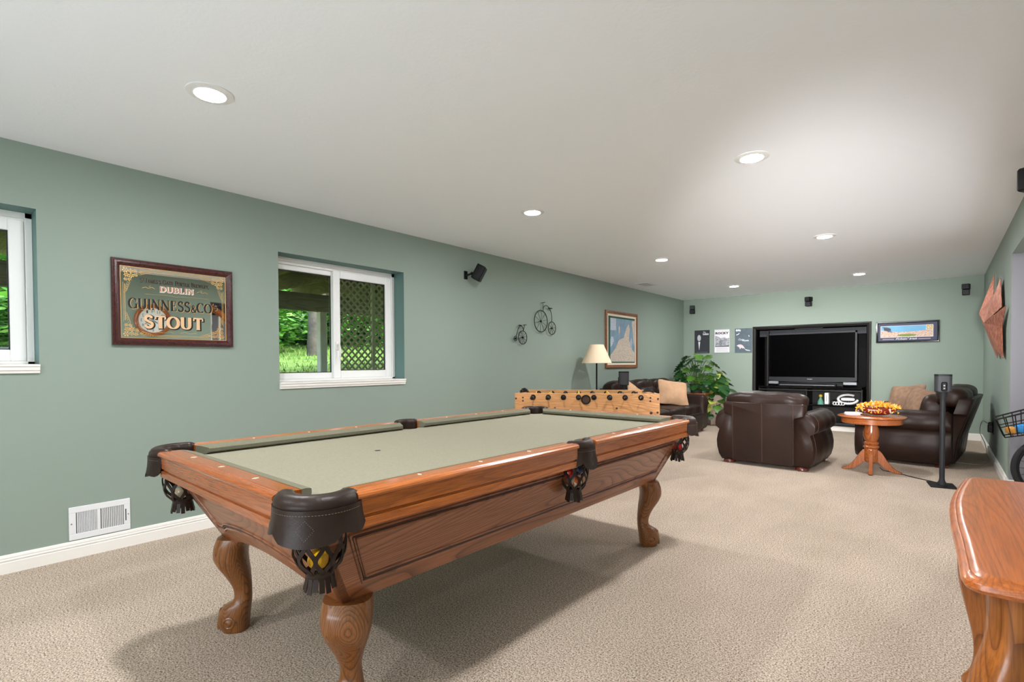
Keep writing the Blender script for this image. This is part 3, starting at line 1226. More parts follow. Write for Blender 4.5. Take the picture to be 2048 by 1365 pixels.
def seating(root, Ws, n, D=1.0, lean=.03, back_top=.83, arm_h=1.0, wing=.10, seat_h=.48, front_gap=0.0):
    """leather seating, front toward local +y"""
    hw = Ws / 2
    yb_, yf = -D / 2, D / 2
    bm = B()
    box2(bm, (-hw, yb_ + .05, .045), (hw, yf - .10, .30), .01)
    finish(bm, 'base', M_leather, root)
    w = Ws / n
    for k in range(n):
        x = -hw + w * (k + .5)
        bm = B()
        soft(bm, (x, .02 + .03, seat_h - .105), (w + .012, D * .80, .21), 5, 10, wob=.012, wscale=6)
        finish(bm, 'seat_cushion', M_leather, root, 180)
        bm = B()
        soft(bm, (x, yf - .075, .19), (w - .01, .10, .29), 6, 8, wob=.006, wscale=7)
        fp = finish(bm, 'footrest_panel', M_leather, root, 180)
        bm = B()
        tube(bm, [(x - w / 2 + .02, yf - .028, .285), (x + w / 2 - .02, yf - .028, .285)], .012, 8)
        finish(bm, 'footrest_roll', M_leather, fp, 180)
        # back cushion and head roll
        tilt = Matrix.Rotation(R(12), 4, 'X')
        bm = B()
        soft(bm, (x, yb_ + .27 - lean * .5, .60), (w + .01, .26, .36), 4, 10, rot=tilt, wob=.014, wscale=5)
        bc = finish(bm, 'back_cushion', M_leather, root, 180)
        hx_ = wing * .95 if n == 1 else 0.0
        x0 = x - w / 2 - (hx_ if k == 0 else 0) - (wing if (k == 0 and n > 1) else 0)
        x1 = x + w / 2 + (hx_ if k == n - 1 else 0) + (wing if (k == n - 1 and n > 1) else 0)
        bm = B()

        def pinch(q):
            # gathered puckers near the middle of the roll
            return Vector((q.x, q.y, q.z - .012 * math.exp(-(q.x / .05) ** 2) * (1 if q.z > 0 else 0)))
        soft(bm, ((x0 + x1) / 2, yb_ + .17 - lean, back_top - .115), (x1 - x0 + .012, .30, .235), 3.2, 12, rot=Matrix.Rotation(R(6), 4, 'X'), wob=.014, wscale=7, fn=pinch)
        finish(bm, 'head_roll', M_leather, bc, 180)
    # outer back: lower panel and wider upper wing (T shape)
    zt_ = back_top - .115
    prof_z = [(.04, 0), (.30, 0), (.55, -lean * .4), (zt_ - .03, -lean), (zt_, -lean + .02)]
    bm = B()
    box_y = lambda z: yb_ - lean * max(0, (z - .2) / .5)
    outl = [(-hw, .045), (hw, .045), (hw, .555), (hw + wing * .25, .575), (hw + wing, .60), (hw + wing + .003, zt_ - .02), (hw + wing - .015, zt_), (-hw - wing + .015, zt_), (-hw - wing - .003, zt_ - .02), (-hw - wing, .60), (-hw - wing * .25, .575), (-hw, .555)]
    # two mirrored halves keep the T polygon well-behaved
    for s in (1, -1):
        half = [(0, .045), (s * hw, .045), (s * hw, .3), (s * hw, .555), (s * (hw + wing * .25), .575), (s * (hw + wing), .60), (s * (hw + wing + .003), zt_ - .02), (s * (hw + wing - .015), zt_), (0, zt_), (0, .60), (0, .555), (0, .3)]
        loft(bm, [[Vector((u, box_y(v) + .012, v)) for u, v in [(a * .985, .045 + (b - .045) * .995) for a, b in half]], [Vector((u, box_y(v) + .030, v)) for u, v in half], [Vector((u, box_y(v) + .12, v)) for u, v in half]])
        loft(bm, [[Vector((u, box_y(v) + .001, v)) for u, v in [(a * .96, .05 + (b - .05) * .985) for a, b in half]], [Vector((u, box_y(v) + .012, v)) for u, v in [(a * .985, .045 + (b - .045) * .995) for a, b in half]]])
    bp = finish(bm, 'back_panel', M_leather, root, 50)
    for q in ([0] if n == 1 else [-.25, .25]) + [-(.98), .98]:
        x = q * hw
        bm = B()
        tube(bm, [(x, box_y(z), z) for z in (.06, .3, .5, zt_ - .012)], .0016, 6)
        tube(bm, [(x + .007, box_y(z) + .0005, z) for z in (.06, .3, .5, zt_ - .012)], .0012, 4)
        finish(bm, 'seam', mat('seam_thread', C(78, 58, 50), .5), bp, 60)
    # arms
    for s in (1, -1):
        bm = B()
        rings = []
        N = 22
        for i in range(N + 1):
            t = i / N
            y = yb_ + .015 + (D - .05) * t
            k = 1.0 + .10 * math.sin(t * PI) + .03 * t
            e = min(t, 1 - t) * (D - .05)
            sh_ = 1 - .10 * max(0, 1 - e / .035) ** 2
            ring = []
            for u, z in ARM:
                uu = .08 + (u - .08) * sh_
                zz = .33 + (z - .33) * sh_
                pl = .006 * math.sin(t * 21 + z * 6) * (1 if z > .4 else .4)
                ring.append(Vector((s * (hw + uu * k + (pl if u > .1 else 0)), y, zz * arm_h if zz > .4 else zz)))
            rings.append(ring)
        loft(bm, rings)
        ar = finish(bm, 'arm', M_leather, root, 70)
        for yy in (yb_ + .085, yf - .12):
            bm = B()
            t = (yy - yb_ - .015) / (D - .05)
            k = 1.0 + .10 * math.sin(t * PI) + .03 * t
            tube(bm, [(s * (hw + (u + .001) * k), yy, z + (.002 if z > .55 else 0)) for u, z in ARM[1:-1]], .0028, 6)
            finish(bm, 'seam', mat('seam_thread_dark', C(58, 41, 36), .45), ar, 60)
        for yy in (yb_ + .10, yf - .14):
            bm = B()
            lathe(bm, [(.055, 0), (.066, .006), (.066, .026), (.055, .04)], (s * (hw + .06), yy, 0), 24)
            finish(bm, 'foot', M_cherry, root, 40)


armchair = thing('armchair', 'dark brown leather armchair seen from behind, facing the television', 'armchair', (-1.495, 6.60, 0), R(-3))
seating(armchair, .645, 1, .98, .02, .835, 1.0, .10)
loveseat = thing('loveseat', 'dark brown leather reclining loveseat with taupe pillows against the right wall', 'sofa', (-.275, 8.03, 0), R(84))
seating(loveseat, 1.20, 2, .93, .14, .885, 1.0, .08)
sofa = thing('sofa', 'dark brown leather sofa along the left wall under the framed map', 'sofa', (-3.50, 7.73, 0), R(-90))
seating(sofa, 1.95, 3, .92, .0, .90, 1.0, .06)


def pillow(label, loc, size, rx, rz, m, ry=0.0):
    bm = B()

    def corner(q):
        # pull to pointed corners, thin edges
        a, b = q.x / (size[0] / 2), q.z / (size[1] / 2)
        k = (1 - .85 * abs(a) ** 3) * (1 - .85 * abs(b) ** 3)
        r = max(abs(a), abs(b))
        return Vector((q.x * (1 + .06 * abs(b) ** 2 - .05 * (1 - abs(b))), q.y * max(.08, k), q.z * (1 + .06 * abs(a) ** 2 - .05 * (1 - abs(a)))))
    soft(bm, (0, 0, 0), (size[0], size[2], size[1]), 9, 12, wob=.008, wscale=9, fn=corner)
    o = finish(bm, 'pillow', m, None, 180)
    o.location = loc
    o.rotation_euler = (rx, ry, rz)
    tag(o, label, 'pillow')
    return o


pillow('large tan suede pillow leaning at the far end of the left sofa', (-3.38, 8.12, .675), (.52, .42, .17), R(-22), R(52), M_tan, R(8))
pillow('small tan pillow mostly hidden behind the speaker on the left sofa', (-3.50, 7.02, .665), (.40, .36, .14), R(-22), R(78), M_tan, R(28))
pillow('taupe pillow on the loveseat beside the black niche frame', (-.36, 8.52, .66), (.50, .42, .18), R(-22), R(-42), M_taupe, R(-6))
pillow('taupe pillow in the middle of the loveseat behind the flower bowl', (-.22, 8.02, .655), (.50, .40, .17), R(-24), R(-66), M_taupe, R(8))
bm = B()
for k in range(3):
    tube(bm, spline([(-.02 + .03 * k, 8.62 + .01 * k, .87), (.0 + .03 * k, 8.4, .885 + .006 * k), (.02 + .03 * k, 8.15, .885 + .006 * k), (.05 + .03 * k, 7.85, .878)], 8), .022, 8, flat=(.012, .024))
o = finish(bm, 'throw', mat('throw_weave', C(150, 128, 108), .95, var=.35, vscale=60), None, 60)
tag(o, 'folded woven throw along the top of the loveseat back', 'blanket')

# ---------------------------------------------------------------- floor lamp
t = thing('floor_lamp', 'slim black floor lamp with a cream cone shade beside the left sofa', 'lamp', (-3.70, 6.22, 0))
bm = B()
lathe(bm, [(0, 0), (.13, 0), (.135, .008), (.12, .018), (.03, .03), (.012, .05), (0, .05)], seg=32)
finish(bm, 'base', M_iron, t, 40)
bm = B()
cyl(bm, (0, 0, .04), (0, 0, 1.40), .011, seg=14)
finish(bm, 'pole', M_iron, t)
bm = B()
lathe(bm, [(.208, 1.172), (.21, 1.174), (.098, 1.432), (.094, 1.432), (.205, 1.174)], seg=48, ring=True)
sh = finish(bm, 'shade', mat('cream_shade', C(238, 214, 184), .85, spec=.1), t, 60)
bm = B()
for k in range(3):
    a = 2 * PI * k / 3
    cyl(bm, (0, 0, 1.40), (.095 * math.cos(a), .095 * math.sin(a), 1.425), .002, seg=6)
lathe(bm, [(.0, 1.33), (.016, 1.33), (.016, 1.38), (.008, 1.40), (0, 1.43)], seg=12)
finish(bm, 'harp', M_iron, sh)

# ---------------------------------------------------------------- speakers on stands


def stand_speaker(loc, rz, lab_s, lab_t, height=.885, tall=1.0):
    t = thing('speaker_stand', lab_s, 'speaker stand', (loc[0], loc[1], 0), rz, 'floor speaker stands')
    bm = B()
    box2(bm, (-.10, -.13, 0), (.10, .13, .008), .004)
    finish(bm, 'base_plate', M_black, t)
    bm = B()
    lathe(bm, [(.034, .008), (.032, .03), (.024, .05), (.021, .07), (.0205, height - .09), (.021, height - .07), (.034, height - .012), (.036, height), (0, height)], seg=24)
    finish(bm, 'pole', M_dgrey, t, 40)
    s = thing('speaker', lab_t, 'speaker', (loc[0], loc[1], height), rz, 'small round-cornered speakers on stands')

    def rr(w, d, r, n=6):
        o = []
        for cx, cy, a0 in ((w - r, d - r, 0), (-w + r, d - r, 90), (-w + r, -d + r, 180), (w - r, -d + r, 270)):
            o += [(cx + r * math.cos(R(a0 + 90 * i / n)), cy + r * math.sin(R(a0 + 90 * i / n))) for i in range(n + 1)]
        return o
    bm = B()
    prism(bm, rr(.061, .060, .03), .008, .150, lambda u, v, w: (u, v, w))
    finish(bm, 'grille', M_grille, s, 40)
    bm = B()
    prism(bm, rr(.062, .061, .03), .150, .164, lambda u, v, w: (u, v, w))
    prism(bm, rr(.060, .059, .03), .164, .166, lambda u, v, w: (u, v, w))
    finish(bm, 'top_cap', M_black, s, 40)
    bm = B()
    prism(bm, rr(.058, .057, .028), .0, .008, lambda u, v, w: (u, v, w))
    finish(bm, 'bottom_cap', M_black, s, 40)
    bm = B()
    box(bm, (0, -.0605, .052), (.044, .004, .085), .008)
    pn = finish(bm, 'port_panel', M_black, s)
    bm = B()
    for z in (.036, .062):
        lathe(bm, [(0, .002), (.007, .002), (.007, -.001)], (0, -.0625, z), 12, M=Matrix.Rotation(PI / 2, 4, 'X'))
    finish(bm, 'socket', M_chrome, pn)


stand_speaker((.018, 6.245), R(8), 'dark grey speaker stand on the carpet in front of the right loveseat', 'charcoal speaker on the stand in front of the right loveseat')
stand_speaker((-2.915, 5.53), R(-60), 'dark speaker stand mostly hidden behind the foosball table', 'charcoal speaker above the foosball table in front of the left sofa', .905)

# ---------------------------------------------------------------- penny-farthing wall art


def wheel(bm, y, z, r, w, nsp, x=0.03, spk=.0022, ph=.2):
    tube(bm, [(x, y + r * math.cos(2 * PI * k / 40), z + r * math.sin(2 * PI * k / 40)) for k in range(40)], w, 6, closed=True)
    bms = B()
    for k in range(nsp):
        a = 2 * PI * k / nsp + ph
        cyl(bms, (x, y, z), (x, y + r * math.cos(a), z + r * math.sin(a)), spk, seg=5)
    bmh = B()
    sphere(bmh, (x, y, z), .013, 10, 8)
    return bms, bmh


def penny(label, y0, z0, big, small, arcpts, bar, seat):
    t = thing('bicycle_wall_sculpture', label, 'wall sculpture', (XL, y0, z0), 0, 'black wire penny-farthing bicycles on the left wall')
    for nm, (y, z, r, w, ns) in (('big_wheel', big), ('small_wheel', small)):
        bm = B()
        s_, h_ = wheel(bm, y - y0, z - z0, r, w, ns)
        wl = finish(bm, nm, M_iron, t, 60)
        finish(s_, 'spokes', M_iron, wl, 60)
        finish(h_, 'hub', M_iron, wl, 60)
    bm = B()
    tube(bm, [(.03, a - y0, b - z0) for a, b in [tuple(p[:2]) for p in spline([(p[0], p[1], 0) for p in arcpts], 8)]], .0042, 6)
    cyl(bm, (.0, big[0] - y0, big[1] - z0), (.03, big[0] - y0, big[1] - z0), .004, seg=6)
    cyl(bm, (.0, small[0] - y0, small[1] - z0), (.03, small[0] - y0, small[1] - z0), .004, seg=6)
    finish(bm, 'backbone', M_iron, t, 60)
    bm = B()
    (sy, sz), (ty, tz), (l_, lz), (r_, rz_) = bar
    cyl(bm, (.03, sy - y0, sz - z0), (.03, ty - y0, tz - z0), .0035, seg=6)
    cyl(bm, (.03, l_ - y0, lz - z0), (.03, r_ - y0, rz_ - z0), .004, seg=6)
    finish(bm, 'handlebar', M_iron, t, 60)
    bm = B()
    soft(bm, (.03, seat[0] - y0, seat[1] - z0), (.03, seat[2], .013), 3, 4)
    finish(bm, 'saddle', M_iron, t, 60)


penny('larger black wire penny-farthing hung high on the left wall', 5.28, 1.72, (5.283, 1.720, .140, .0055, 10), (5.527, 1.642, .085, .0048, 8),
      [(5.331, 1.861), (5.338, 1.90), (5.364, 1.926), (5.41, 1.932), (5.456, 1.912), (5.50, 1.87), (5.523, 1.80), (5.525, 1.728)],
      ((5.331, 1.861), (5.331, 1.966), (5.292, 1.959), (5.375, 1.974)), (5.49, 1.903, .085))
penny('smaller black wire penny-farthing hung lower and left of the larger one', 4.905, 1.495, (4.906, 1.495, .083, .0048, 10), (4.766, 1.478, .03, .0035, 6),
      [(4.919, 1.580), (4.91, 1.612), (4.885, 1.634), (4.85, 1.63), (4.82, 1.60), (4.795, 1.55), (4.780, 1.505)],
      ((4.917, 1.58), (4.947, 1.653), (4.918, 1.651), (4.98, 1.657)), (4.857, 1.643, .05))

# ---------------------------------------------------------------- wall speakers
t = thing('wall_speaker', 'black box speaker tilted on a bracket high on the left wall', 'speaker', (XL, 3.945, 2.14))
bm = B()
box2(bm, (0, -.025, -.04), (.012, .025, .05), .003)
finish(bm, 'wall_plate', M_black, t)
bm = B()
cyl(bm, (.01, 0, .0), (.07, .03, .02), .011, seg=10)
sphere(bm, (.07, .03, .02), .018, 12, 8)
finish(bm, 'bracket_arm', M_black, t)
rot = Matrix.Rotation(R(34), 4, 'Z') @ Matrix.Rotation(R(28), 4, 'Y')
bm = B()
box(bm, (.135, .075, .025), (.10, .115, .17), .012, rot=rot, seg=3)
cb = finish(bm, 'cabinet', M_black, t)
bm = B()
box(bm, Vector((.135, .075, .025)) + (rot @ Vector((.052, 0, 0))), (.006, .10, .155), .002, rot=rot)
finish(bm, 'grille', M_dgrey, cb)


def cube_pair(label, x, z, swing):
    t = thing('cube_speaker', label, 'speaker', (x, YF, z), 0, 'black twin cube speakers high on the far wall')
    bm = B()
    box(bm, (0, -.012, .02), (.03, .024, .06), .003)
    cyl(bm, (0, -.02, .02), (0, -.06, .02), .012, seg=10)
    finish(bm, 'bracket', M_black, t)
    for k, (dz, a) in enumerate(((.052, swing), (-.032, swing * .35))):
        rot = rotz(R(a))
        bm = B()
        box(bm, (0, -.10, dz), (.085, .10, .078), .006, rot=rot, seg=2)
        c = finish(bm, 'speaker_cube', M_black, t)
        bm = B()
        box(bm, Vector((0, -.10, dz)) + rot @ Vector((0, -.051, 0)), (.075, .004, .068), .002, rot=rot)
        finish(bm, 'grille', M_dgrey, c)


cube_pair('black twin cube speaker above the left movie poster', -3.79, 2.22, 12)
cube_pair('black twin cube speaker centred above the television niche', -1.76, 2.215, -25)
cube_pair('black twin cube speaker above the framed stadium picture', .275, 2.225, -12)
t = thing('wall_speaker', 'black speaker on the right wall, barely in the upper right corner of the picture', 'speaker', (XR, 4.42, 2.27))
bm = B()
box2(bm, (-.03, -.02, -.03), (0, .02, .03), .003)
finish(bm, 'wall_plate', M_black, t)
bm = B()
box(bm, (-.075, 0, .01), (.085, .09, .14), .01, rot=rotz(R(-30)))
finish(bm, 'cabinet', M_black, t)
# ---------------------------------------------------------------- things on walls
FACE = {'left': Matrix(((0, 0, 1), (1, 0, 0), (0, 1, 0))), 'far': Matrix(((1, 0, 0), (0, 0, -1), (0, 1, 0))), 'right': Matrix(((0, 0, -1), (-1, 0, 0), (0, 1, 0)))}


def wall_thing(name, label, cat, loc, face, group=None):
    """local x to the viewer's right, y up, z out of the wall"""
    t = thing(name, label, cat, loc, 0, group)
    t.rotation_euler = FACE[face].to_euler()
    return t


def frame_bm(w, h, prof):
    """mitred frame, prof = (inset from the outer edge, height)"""
    bm = B()
    rings = []
    for sx, sy in ((-1, -1), (1, -1), (1, 1), (-1, 1)):
        rings.append([Vector((sx * (w / 2 - a), sy * (h / 2 - a), z)) for a, z in prof])
    loft(bm, rings, caps=False, loop=True)
    return bm


def plate(w, h, z0, z1, cx=0, cy=0):
    bm = B()
    box2(bm, (cx - w / 2, cy - h / 2, z0), (cx + w / 2, cy + h / 2, z1))
    return bm


def poly_part(name, pts, z, m, parent, thick=.0006):
    bm = B()
    prism(bm, pts, z - thick, z, lambda u, v, w: (u, v, w))
    return finish(bm, name, m, parent, 0)


def text_part(name, s, m, parent, c, w, h, z, bold=0.0, shear=0.0, rot=0.0):
    cu = bpy.data.curves.new('lettering', 'FONT')
    cu.body = s
    cu.align_x = 'CENTER'
    cu.size = 1.0
    cu.offset = bold
    cu.shear = shear
    cu.extrude = .002
    cu.resolution_u = 3
    o = bpy.data.objects.new('lettering', cu)
    COL.objects.link(o)
    dg = bpy.context.evaluated_depsgraph_get()
    me = bpy.data.meshes.new_from_object(o.evaluated_get(dg))
    bpy.data.objects.remove(o)
    bpy.data.curves.remove(cu)
    xs = [v.co.x for v in me.vertices]
    ys = [v.co.y for v in me.vertices]
    x0, x1, y0, y1 = min(xs), max(xs), min(ys), max(ys)
    ca, sa = math.cos(rot), math.sin(rot)
    for v in me.vertices:
        a = (v.co.x - (x0 + x1) / 2) / (x1 - x0) * w
        b = (v.co.y - (y0 + y1) / 2) / (y1 - y0) * h
        v.co = (c[0] + a * ca - b * sa, c[1] + a * sa + b * ca, z + (0 if v.co.z < 0 else .0006))
    me.materials.clear()
    me.materials.append(m)
    o = bpy.data.objects.new(name, me)
    COL.objects.link(o)
    o.parent = parent
    return o


# ---- a small engraved-style serif letter set: strokes drawn as ribbons, thick on the downstrokes
def _vs(x, y0=0, y1=1, w=None, se=True):
    o = [([(x, y0), (x, y1)], w)]
    if se:
        o += [([(x - .13, y0), (x + .13, y0)], .05), ([(x - .13, y1), (x + .13, y1)], .05)]
    return o


GL = {
    'G': (.92, [(arc(.45, .5, .42, .5, 48, 318, 22), None), ([(.80, .02), (.80, .44)], .12), ([(.64, .44), (.93, .44)], .05), ([(.77, .68), (.77, .95)], .06)]),
    'U': (.95, [([(.17, 1), (.17, .30)] + arc(.47, .30, .30, .30, 180, 360, 12) + [(.77, 1)], None), ([(.03, 1), (.31, 1)], .05), ([(.64, 1), (.90, 1)], .05)]),
    'I': (.40, _vs(.2)),
    'N': (1.0, [([(.16, 0), (.16, 1)], .07), ([(.16, 1), (.82, 0)], .15), ([(.82, 0), (.82, 1)], .07), ([(.03, 0), (.30, 0)], .05), ([(.02, 1), (.2, 1)], .05), ([(.69, 1), (.95, 1)], .05)]),
    'E': (.78, _vs(.18, se=False) + [([(.06, 0), (.66, 0)], .06), ([(.06, 1), (.62, 1)], .06), ([(.18, .52), (.48, .52)], .06), ([(.66, 0), (.68, .22)], .06), ([(.62, 1), (.64, .80)], .06), ([(.48, .42), (.48, .62)], .05)]),
    'S': (.72, [(arc(.36, .745, .245, .255, 25, 180, 10) + [(.15, .64), (.36, .52), (.56, .42)] + arc(.36, .27, .27, .27, 20, -155, 12), .12), ([(.59, .78), (.60, .98)], .06), ([(.11, .22), (.10, .02)], .06)]),
    '&': (.92, [([(.86, .48), (.74, .2), (.55, .03), (.3, .0), (.13, .13), (.13, .32), (.3, .5), (.5, .66), (.54, .84), (.42, .97), (.28, .88), (.28, .70), (.45, .42), (.66, .14), (.85, .02)], .09)]),
    'C': (.86, [(arc(.45, .5, .42, .5, 46, 314, 22), None), ([(.76, .70), (.76, .96)], .06)]),
    'O': (.92, [(arc(.46, .5, .42, .5, 0, 360, 28), None)]),
    'T': (.84, _vs(.42, se=False) + [([(.05, 1), (.79, 1)], .07), ([(.05, 1), (.04, .76)], .06), ([(.79, 1), (.80, .76)], .06), ([(.27, 0), (.57, 0)], .06)]),
    'D': (.94, _vs(.18, se=False) + [([(.04, 1), (.4, 1)] + arc(.4, .5, .44, .5, 90, -90, 14) + [(.04, 0)], None)]),
    'B': (.82, _vs(.18, se=False) + [([(.04, 1), (.38, 1)] + arc(.38, .76, .28, .24, 90, -90, 10) + [(.18, .52)], None), ([(.38, .52)] + arc(.38, .26, .34, .26, 90, -90, 10) + [(.04, 0)], None)]),
    'L': (.74, _vs(.18, se=False) + [([(.04, 1), (.34, 1)], .05), ([(.04, 0), (.66, 0)], .06), ([(.66, 0), (.68, .25)], .06)]),
    'J': (.55, [([(.34, 1), (.34, .2), (.28, .02), (.14, -.08), (.05, -.03)], None), ([(.2, 1), (.48, 1)], .05)]),
    'A': (.95, [([(.12, 0), (.46, 1)], .06), ([(.46, 1), (.80, 0)], .14), ([(.25, .35), (.68, .35)], .05), ([(.01, 0), (.25, 0)], .05), ([(.66, 0), (.93, 0)], .05)]),
    'M': (1.15, [([(.16, 0), (.16, 1)], .06), ([(.16, 1), (.56, .05)], .14), ([(.56, .05), (.96, 1)], .06), ([(.96, 1), (.96, 0)], .14), ([(.04, 0), (.28, 0)], .05), ([(.83, 0), (1.1, 0)], .05), ([(.03, 1), (.2, 1)], .05), ([(.94, 1), (1.1, 1)], .05)]),
    'P': (.78, _vs(.18, se=False) + [([(.04, 1), (.4, 1)] + arc(.4, .74, .30, .26, 90, -90, 10) + [(.18, .48)], None), ([(.04, 0), (.33, 0)], .05)]),
    'R': (.88, _vs(.18, se=False) + [([(.04, 1), (.4, 1)] + arc(.4, .75, .29, .25, 90, -90, 10) + [(.18, .5)], None), ([(.4, .5), (.74, 0), (.86, 0)], .12), ([(.04, 0), (.33, 0)], .05)]),
    'W': (1.25, [([(.08, 1), (.36, 0)], .14), ([(.36, 0), (.62, 1)], .06), ([(.62, 1), (.88, 0)], .14), ([(.88, 0), (1.15, 1)], .06), ([(0, 1), (.22, 1)], .05), ([(1.04, 1), (1.25, 1)], .05)]),
    'Y': (.9, [([(.1, 1), (.44, .48)], .13), ([(.80, 1), (.44, .48)], .06), ([(.44, .5), (.44, 0)], .13), ([(0, 1), (.24, 1)], .05), ([(.68, 1), (.9, 1)], .05), ([(.3, 0), (.58, 0)], .05)]),
    "'": (.28, [([(.14, 1), (.11, .76)], .11)]),
    '.': (.25, [([(.1, .0), (.1, .1)], .12)]),
    ',': (.25, [([(.12, .08), (.07, -.14)], .10)]),
    ' ': (.42, []),
}


def ribbon(bm, pts, wf, z0, z1, grow=0.0):
    P = [Vector((p[0], p[1], 0)) for p in pts]
    n = len(P)
    L_, R_ = [], []
    for i in range(n):
        t = (P[min(i + 1, n - 1)] - P[max(i - 1, 0)])
        if t.length < 1e-9:
            t = Vector((0, 1, 0))
        t.normalize()
        nn = Vector((-t.y, t.x, 0))
        w = wf(t) / 2 + grow
        q = P[i]
        if grow and i == 0:
            q = q - t * grow
        if grow and i == n - 1:
            q = q + t * grow
        L_.append(q + nn * w)
        R_.append(q - nn * w)
    rings = [[Vector((a.x, a.y, z0)), Vector((b.x, b.y, z0)), Vector((b.x, b.y, z1)), Vector((a.x, a.y, z1))] for a, b in zip(L_, R_)]
    loft(bm, rings)


def serif_text(bm, items, x0, x1, y, z0, z1, thick=.15, thin=.05, grow=0.0, dx=0.0, dy=0.0, track=.06):
    """items: list of (char, scale, raise)"""
    tot = sum(GL[c][0] * s + track for c, s, r in items) - track
    zi = 0
    k = (x1 - x0) / tot
    x = 0
    for c, s, r in items:
        w, strokes = GL[c]
        for pts, wt in strokes:
            pp = [(x0 + dx + (x + px * s) * k, y[0] + dy + (r + py * s) * y[1]) for px, py in pts]
            if wt is None:
                wf = lambda t, s=s: (thin + (thick - thin) * abs(t.y) ** 1.3) * y[1] * (s ** .5)
            else:
                wf = lambda t, wt=wt, s=s: wt * y[1] * (s ** .5) * (thick / .15)
            zi += 1
            ribbon(bm, pp, wf, z0, z1 + zi * 2.5e-6, grow)
        x += w * s + track


def word(s, caps=1.0, small=None):
    o = []
    for ch in s:
        if small and ch.islower():
            o.append((ch.upper(), small, 0))
        else:
            o.append((ch, caps, 0))
    return o


# ---- brewery mirror
t = wall_thing('brewery_mirror', 'mahogany-framed brewery mirror with black and gold lettering on the left wall', 'mirror', (XL, 1.172, 1.575), 'left')
finish(frame_bm(.715, .553, [(0, 0), (0, .020), (.004, .026), (.012, .026), (.016, .031), (.026, .032), (.038, .024), (.043, .019), (.047, .014), (.047, 0)]), 'frame', M_mahog, t, 25)
finish(frame_bm(.625, .463, [(0, 0), (0, .0155), (.0035, .0155), (.0035, 0)]), 'gold_fillet', M_gold, t, 0)
mm = NT('silvered_mirror')
mm.b.inputs['Base Color'].default_value = C(222, 226, 218)
mm.b.inputs['Metallic'].default_value = 1
mm.b.inputs['Roughness'].default_value = .015
finish(plate(.626, .464, .004, .012), 'mirror_glass', mm.m, t, 0)
M_ink = mat('black_ink', C(16, 15, 14), .4)
M_peach = mat('peach_gold_ink', C(226, 184, 142), .5)
M_redink = mat('oxblood_ink', C(120, 40, 40), .5)
M_bronze = mat('bronze_ink', C(96, 62, 40), .5)
Z0 = .0122


def serif_part(name, m, layer, *a, **k):
    bm = B()
    serif_text(bm, a[0], a[1], a[2], a[3], Z0 + .0006 * layer, Z0 + .0006 * layer + .0004, **k)
    return finish(bm, name, m, t, 0)


it = [('S', 1, 0), ('T', .5, .5), ('.', .6, .35), ('J', 1, 0)] + [(c, .8, 0) for c in "AMES'S"] + [(' ', 1, 0), ('G', 1, 0)] + [(c, .8, 0) for c in 'ATE'] + [(' ', 1, 0), ('P', 1, 0)] + [(c, .8, 0) for c in 'ORTER'] + [(' ', 1, 0), ('B', 1, 0)] + [(c, .8, 0) for c in 'REWERY'] + [(',', 1, 0)]
serif_part('lettering', M_bronze, 0, it, -.205, .203, (.136, .028), thick=.17, thin=.07, dx=.0016, dy=-.0012)
serif_part('lettering', M_ink, 1, it, -.205, .203, (.136, .028), thick=.15, thin=.06)
it = word('DUBLIN')
serif_part('lettering', mat('white_ink', C(236, 228, 218), .5), 0, it, -.098, .104, (.086, .033), thick=.30, thin=.13, grow=.0022, dx=.0022, dy=-.0016, track=.12)
serif_part('lettering', M_redink, 1, it, -.098, .104, (.086, .033), thick=.26, thin=.1, track=.12)
serif_part('lettering', M_peach, 2, it, -.098, .104, (.086, .033), thick=.08, thin=.04, track=.12)
it = word('GUINNESS') + [('&', .78, -.05)] + [('C', 1, 0), ('O', .95, .0), ("'", .7, .4), ('S', .55, .38)]
serif_part('lettering', M_gold, 0, it, -.268, .252, (-.038, .066), thick=.19, thin=.08, dx=.0028, dy=-.002)
serif_part('lettering', M_ink, 1, it, -.268, .252, (-.038, .066), thick=.18, thin=.06)
it = word('STOUT')
serif_part('lettering', M_ink, 0, it, -.186, .163, (-.157, .076), thick=.30, thin=.12, grow=.0035, dx=.0035, dy=-.003, track=.12)
serif_part('lettering', M_peach, 1, it, -.188, .161, (-.157, .076), thick=.27, thin=.1, track=.12)
# gold border lines
bm = B()
zz0, zz1 = Z0, Z0 + .0004
for ins, w in ((.0, .0014), (.0085, .0024)):
    a, b = .296 - ins, .216 - ins
    for p in ([(-a + .09, b), (a - .09, b)], [(-a + .09, -b), (a - .09, -b)], [(-a, -b + .09), (-a, b - .09)], [(a, -b + .09), (a, b - .09)]):
        ribbon(bm, p, lambda t_, w=w: w, zz0, zz1)
ribbon(bm, [(-.18, .062), (-.03, .062)] + arc(0, .066, .03, .008, 200, 340, 8) + [(.03, .062), (.2, .062)], lambda t_: .0012, zz0, zz1)
for s in (-1, 1):
    ribbon(bm, spline([(s * .125, .098, 0), (s * .14, .108, 0), (s * .16, .100, 0), (s * .175, .106, 0), (s * .195, .098, 0)], 6), lambda t_: .0022, zz0, zz1)
    ribbon(bm, spline([(s * .15, .104, 0), (s * .155, .114, 0), (s * .145, .118, 0)], 5), lambda t_: .0016, zz0, zz1)
    ribbon(bm, spline([(s * .02, -.188, 0), (s * .05, -.182, 0), (s * .08, -.19, 0), (s * .12, -.184, 0)], 5), lambda t_: .0016, zz0, zz1)
finish(bm, 'gold_border', M_gold, t, 0)
rnd = random.Random(3)
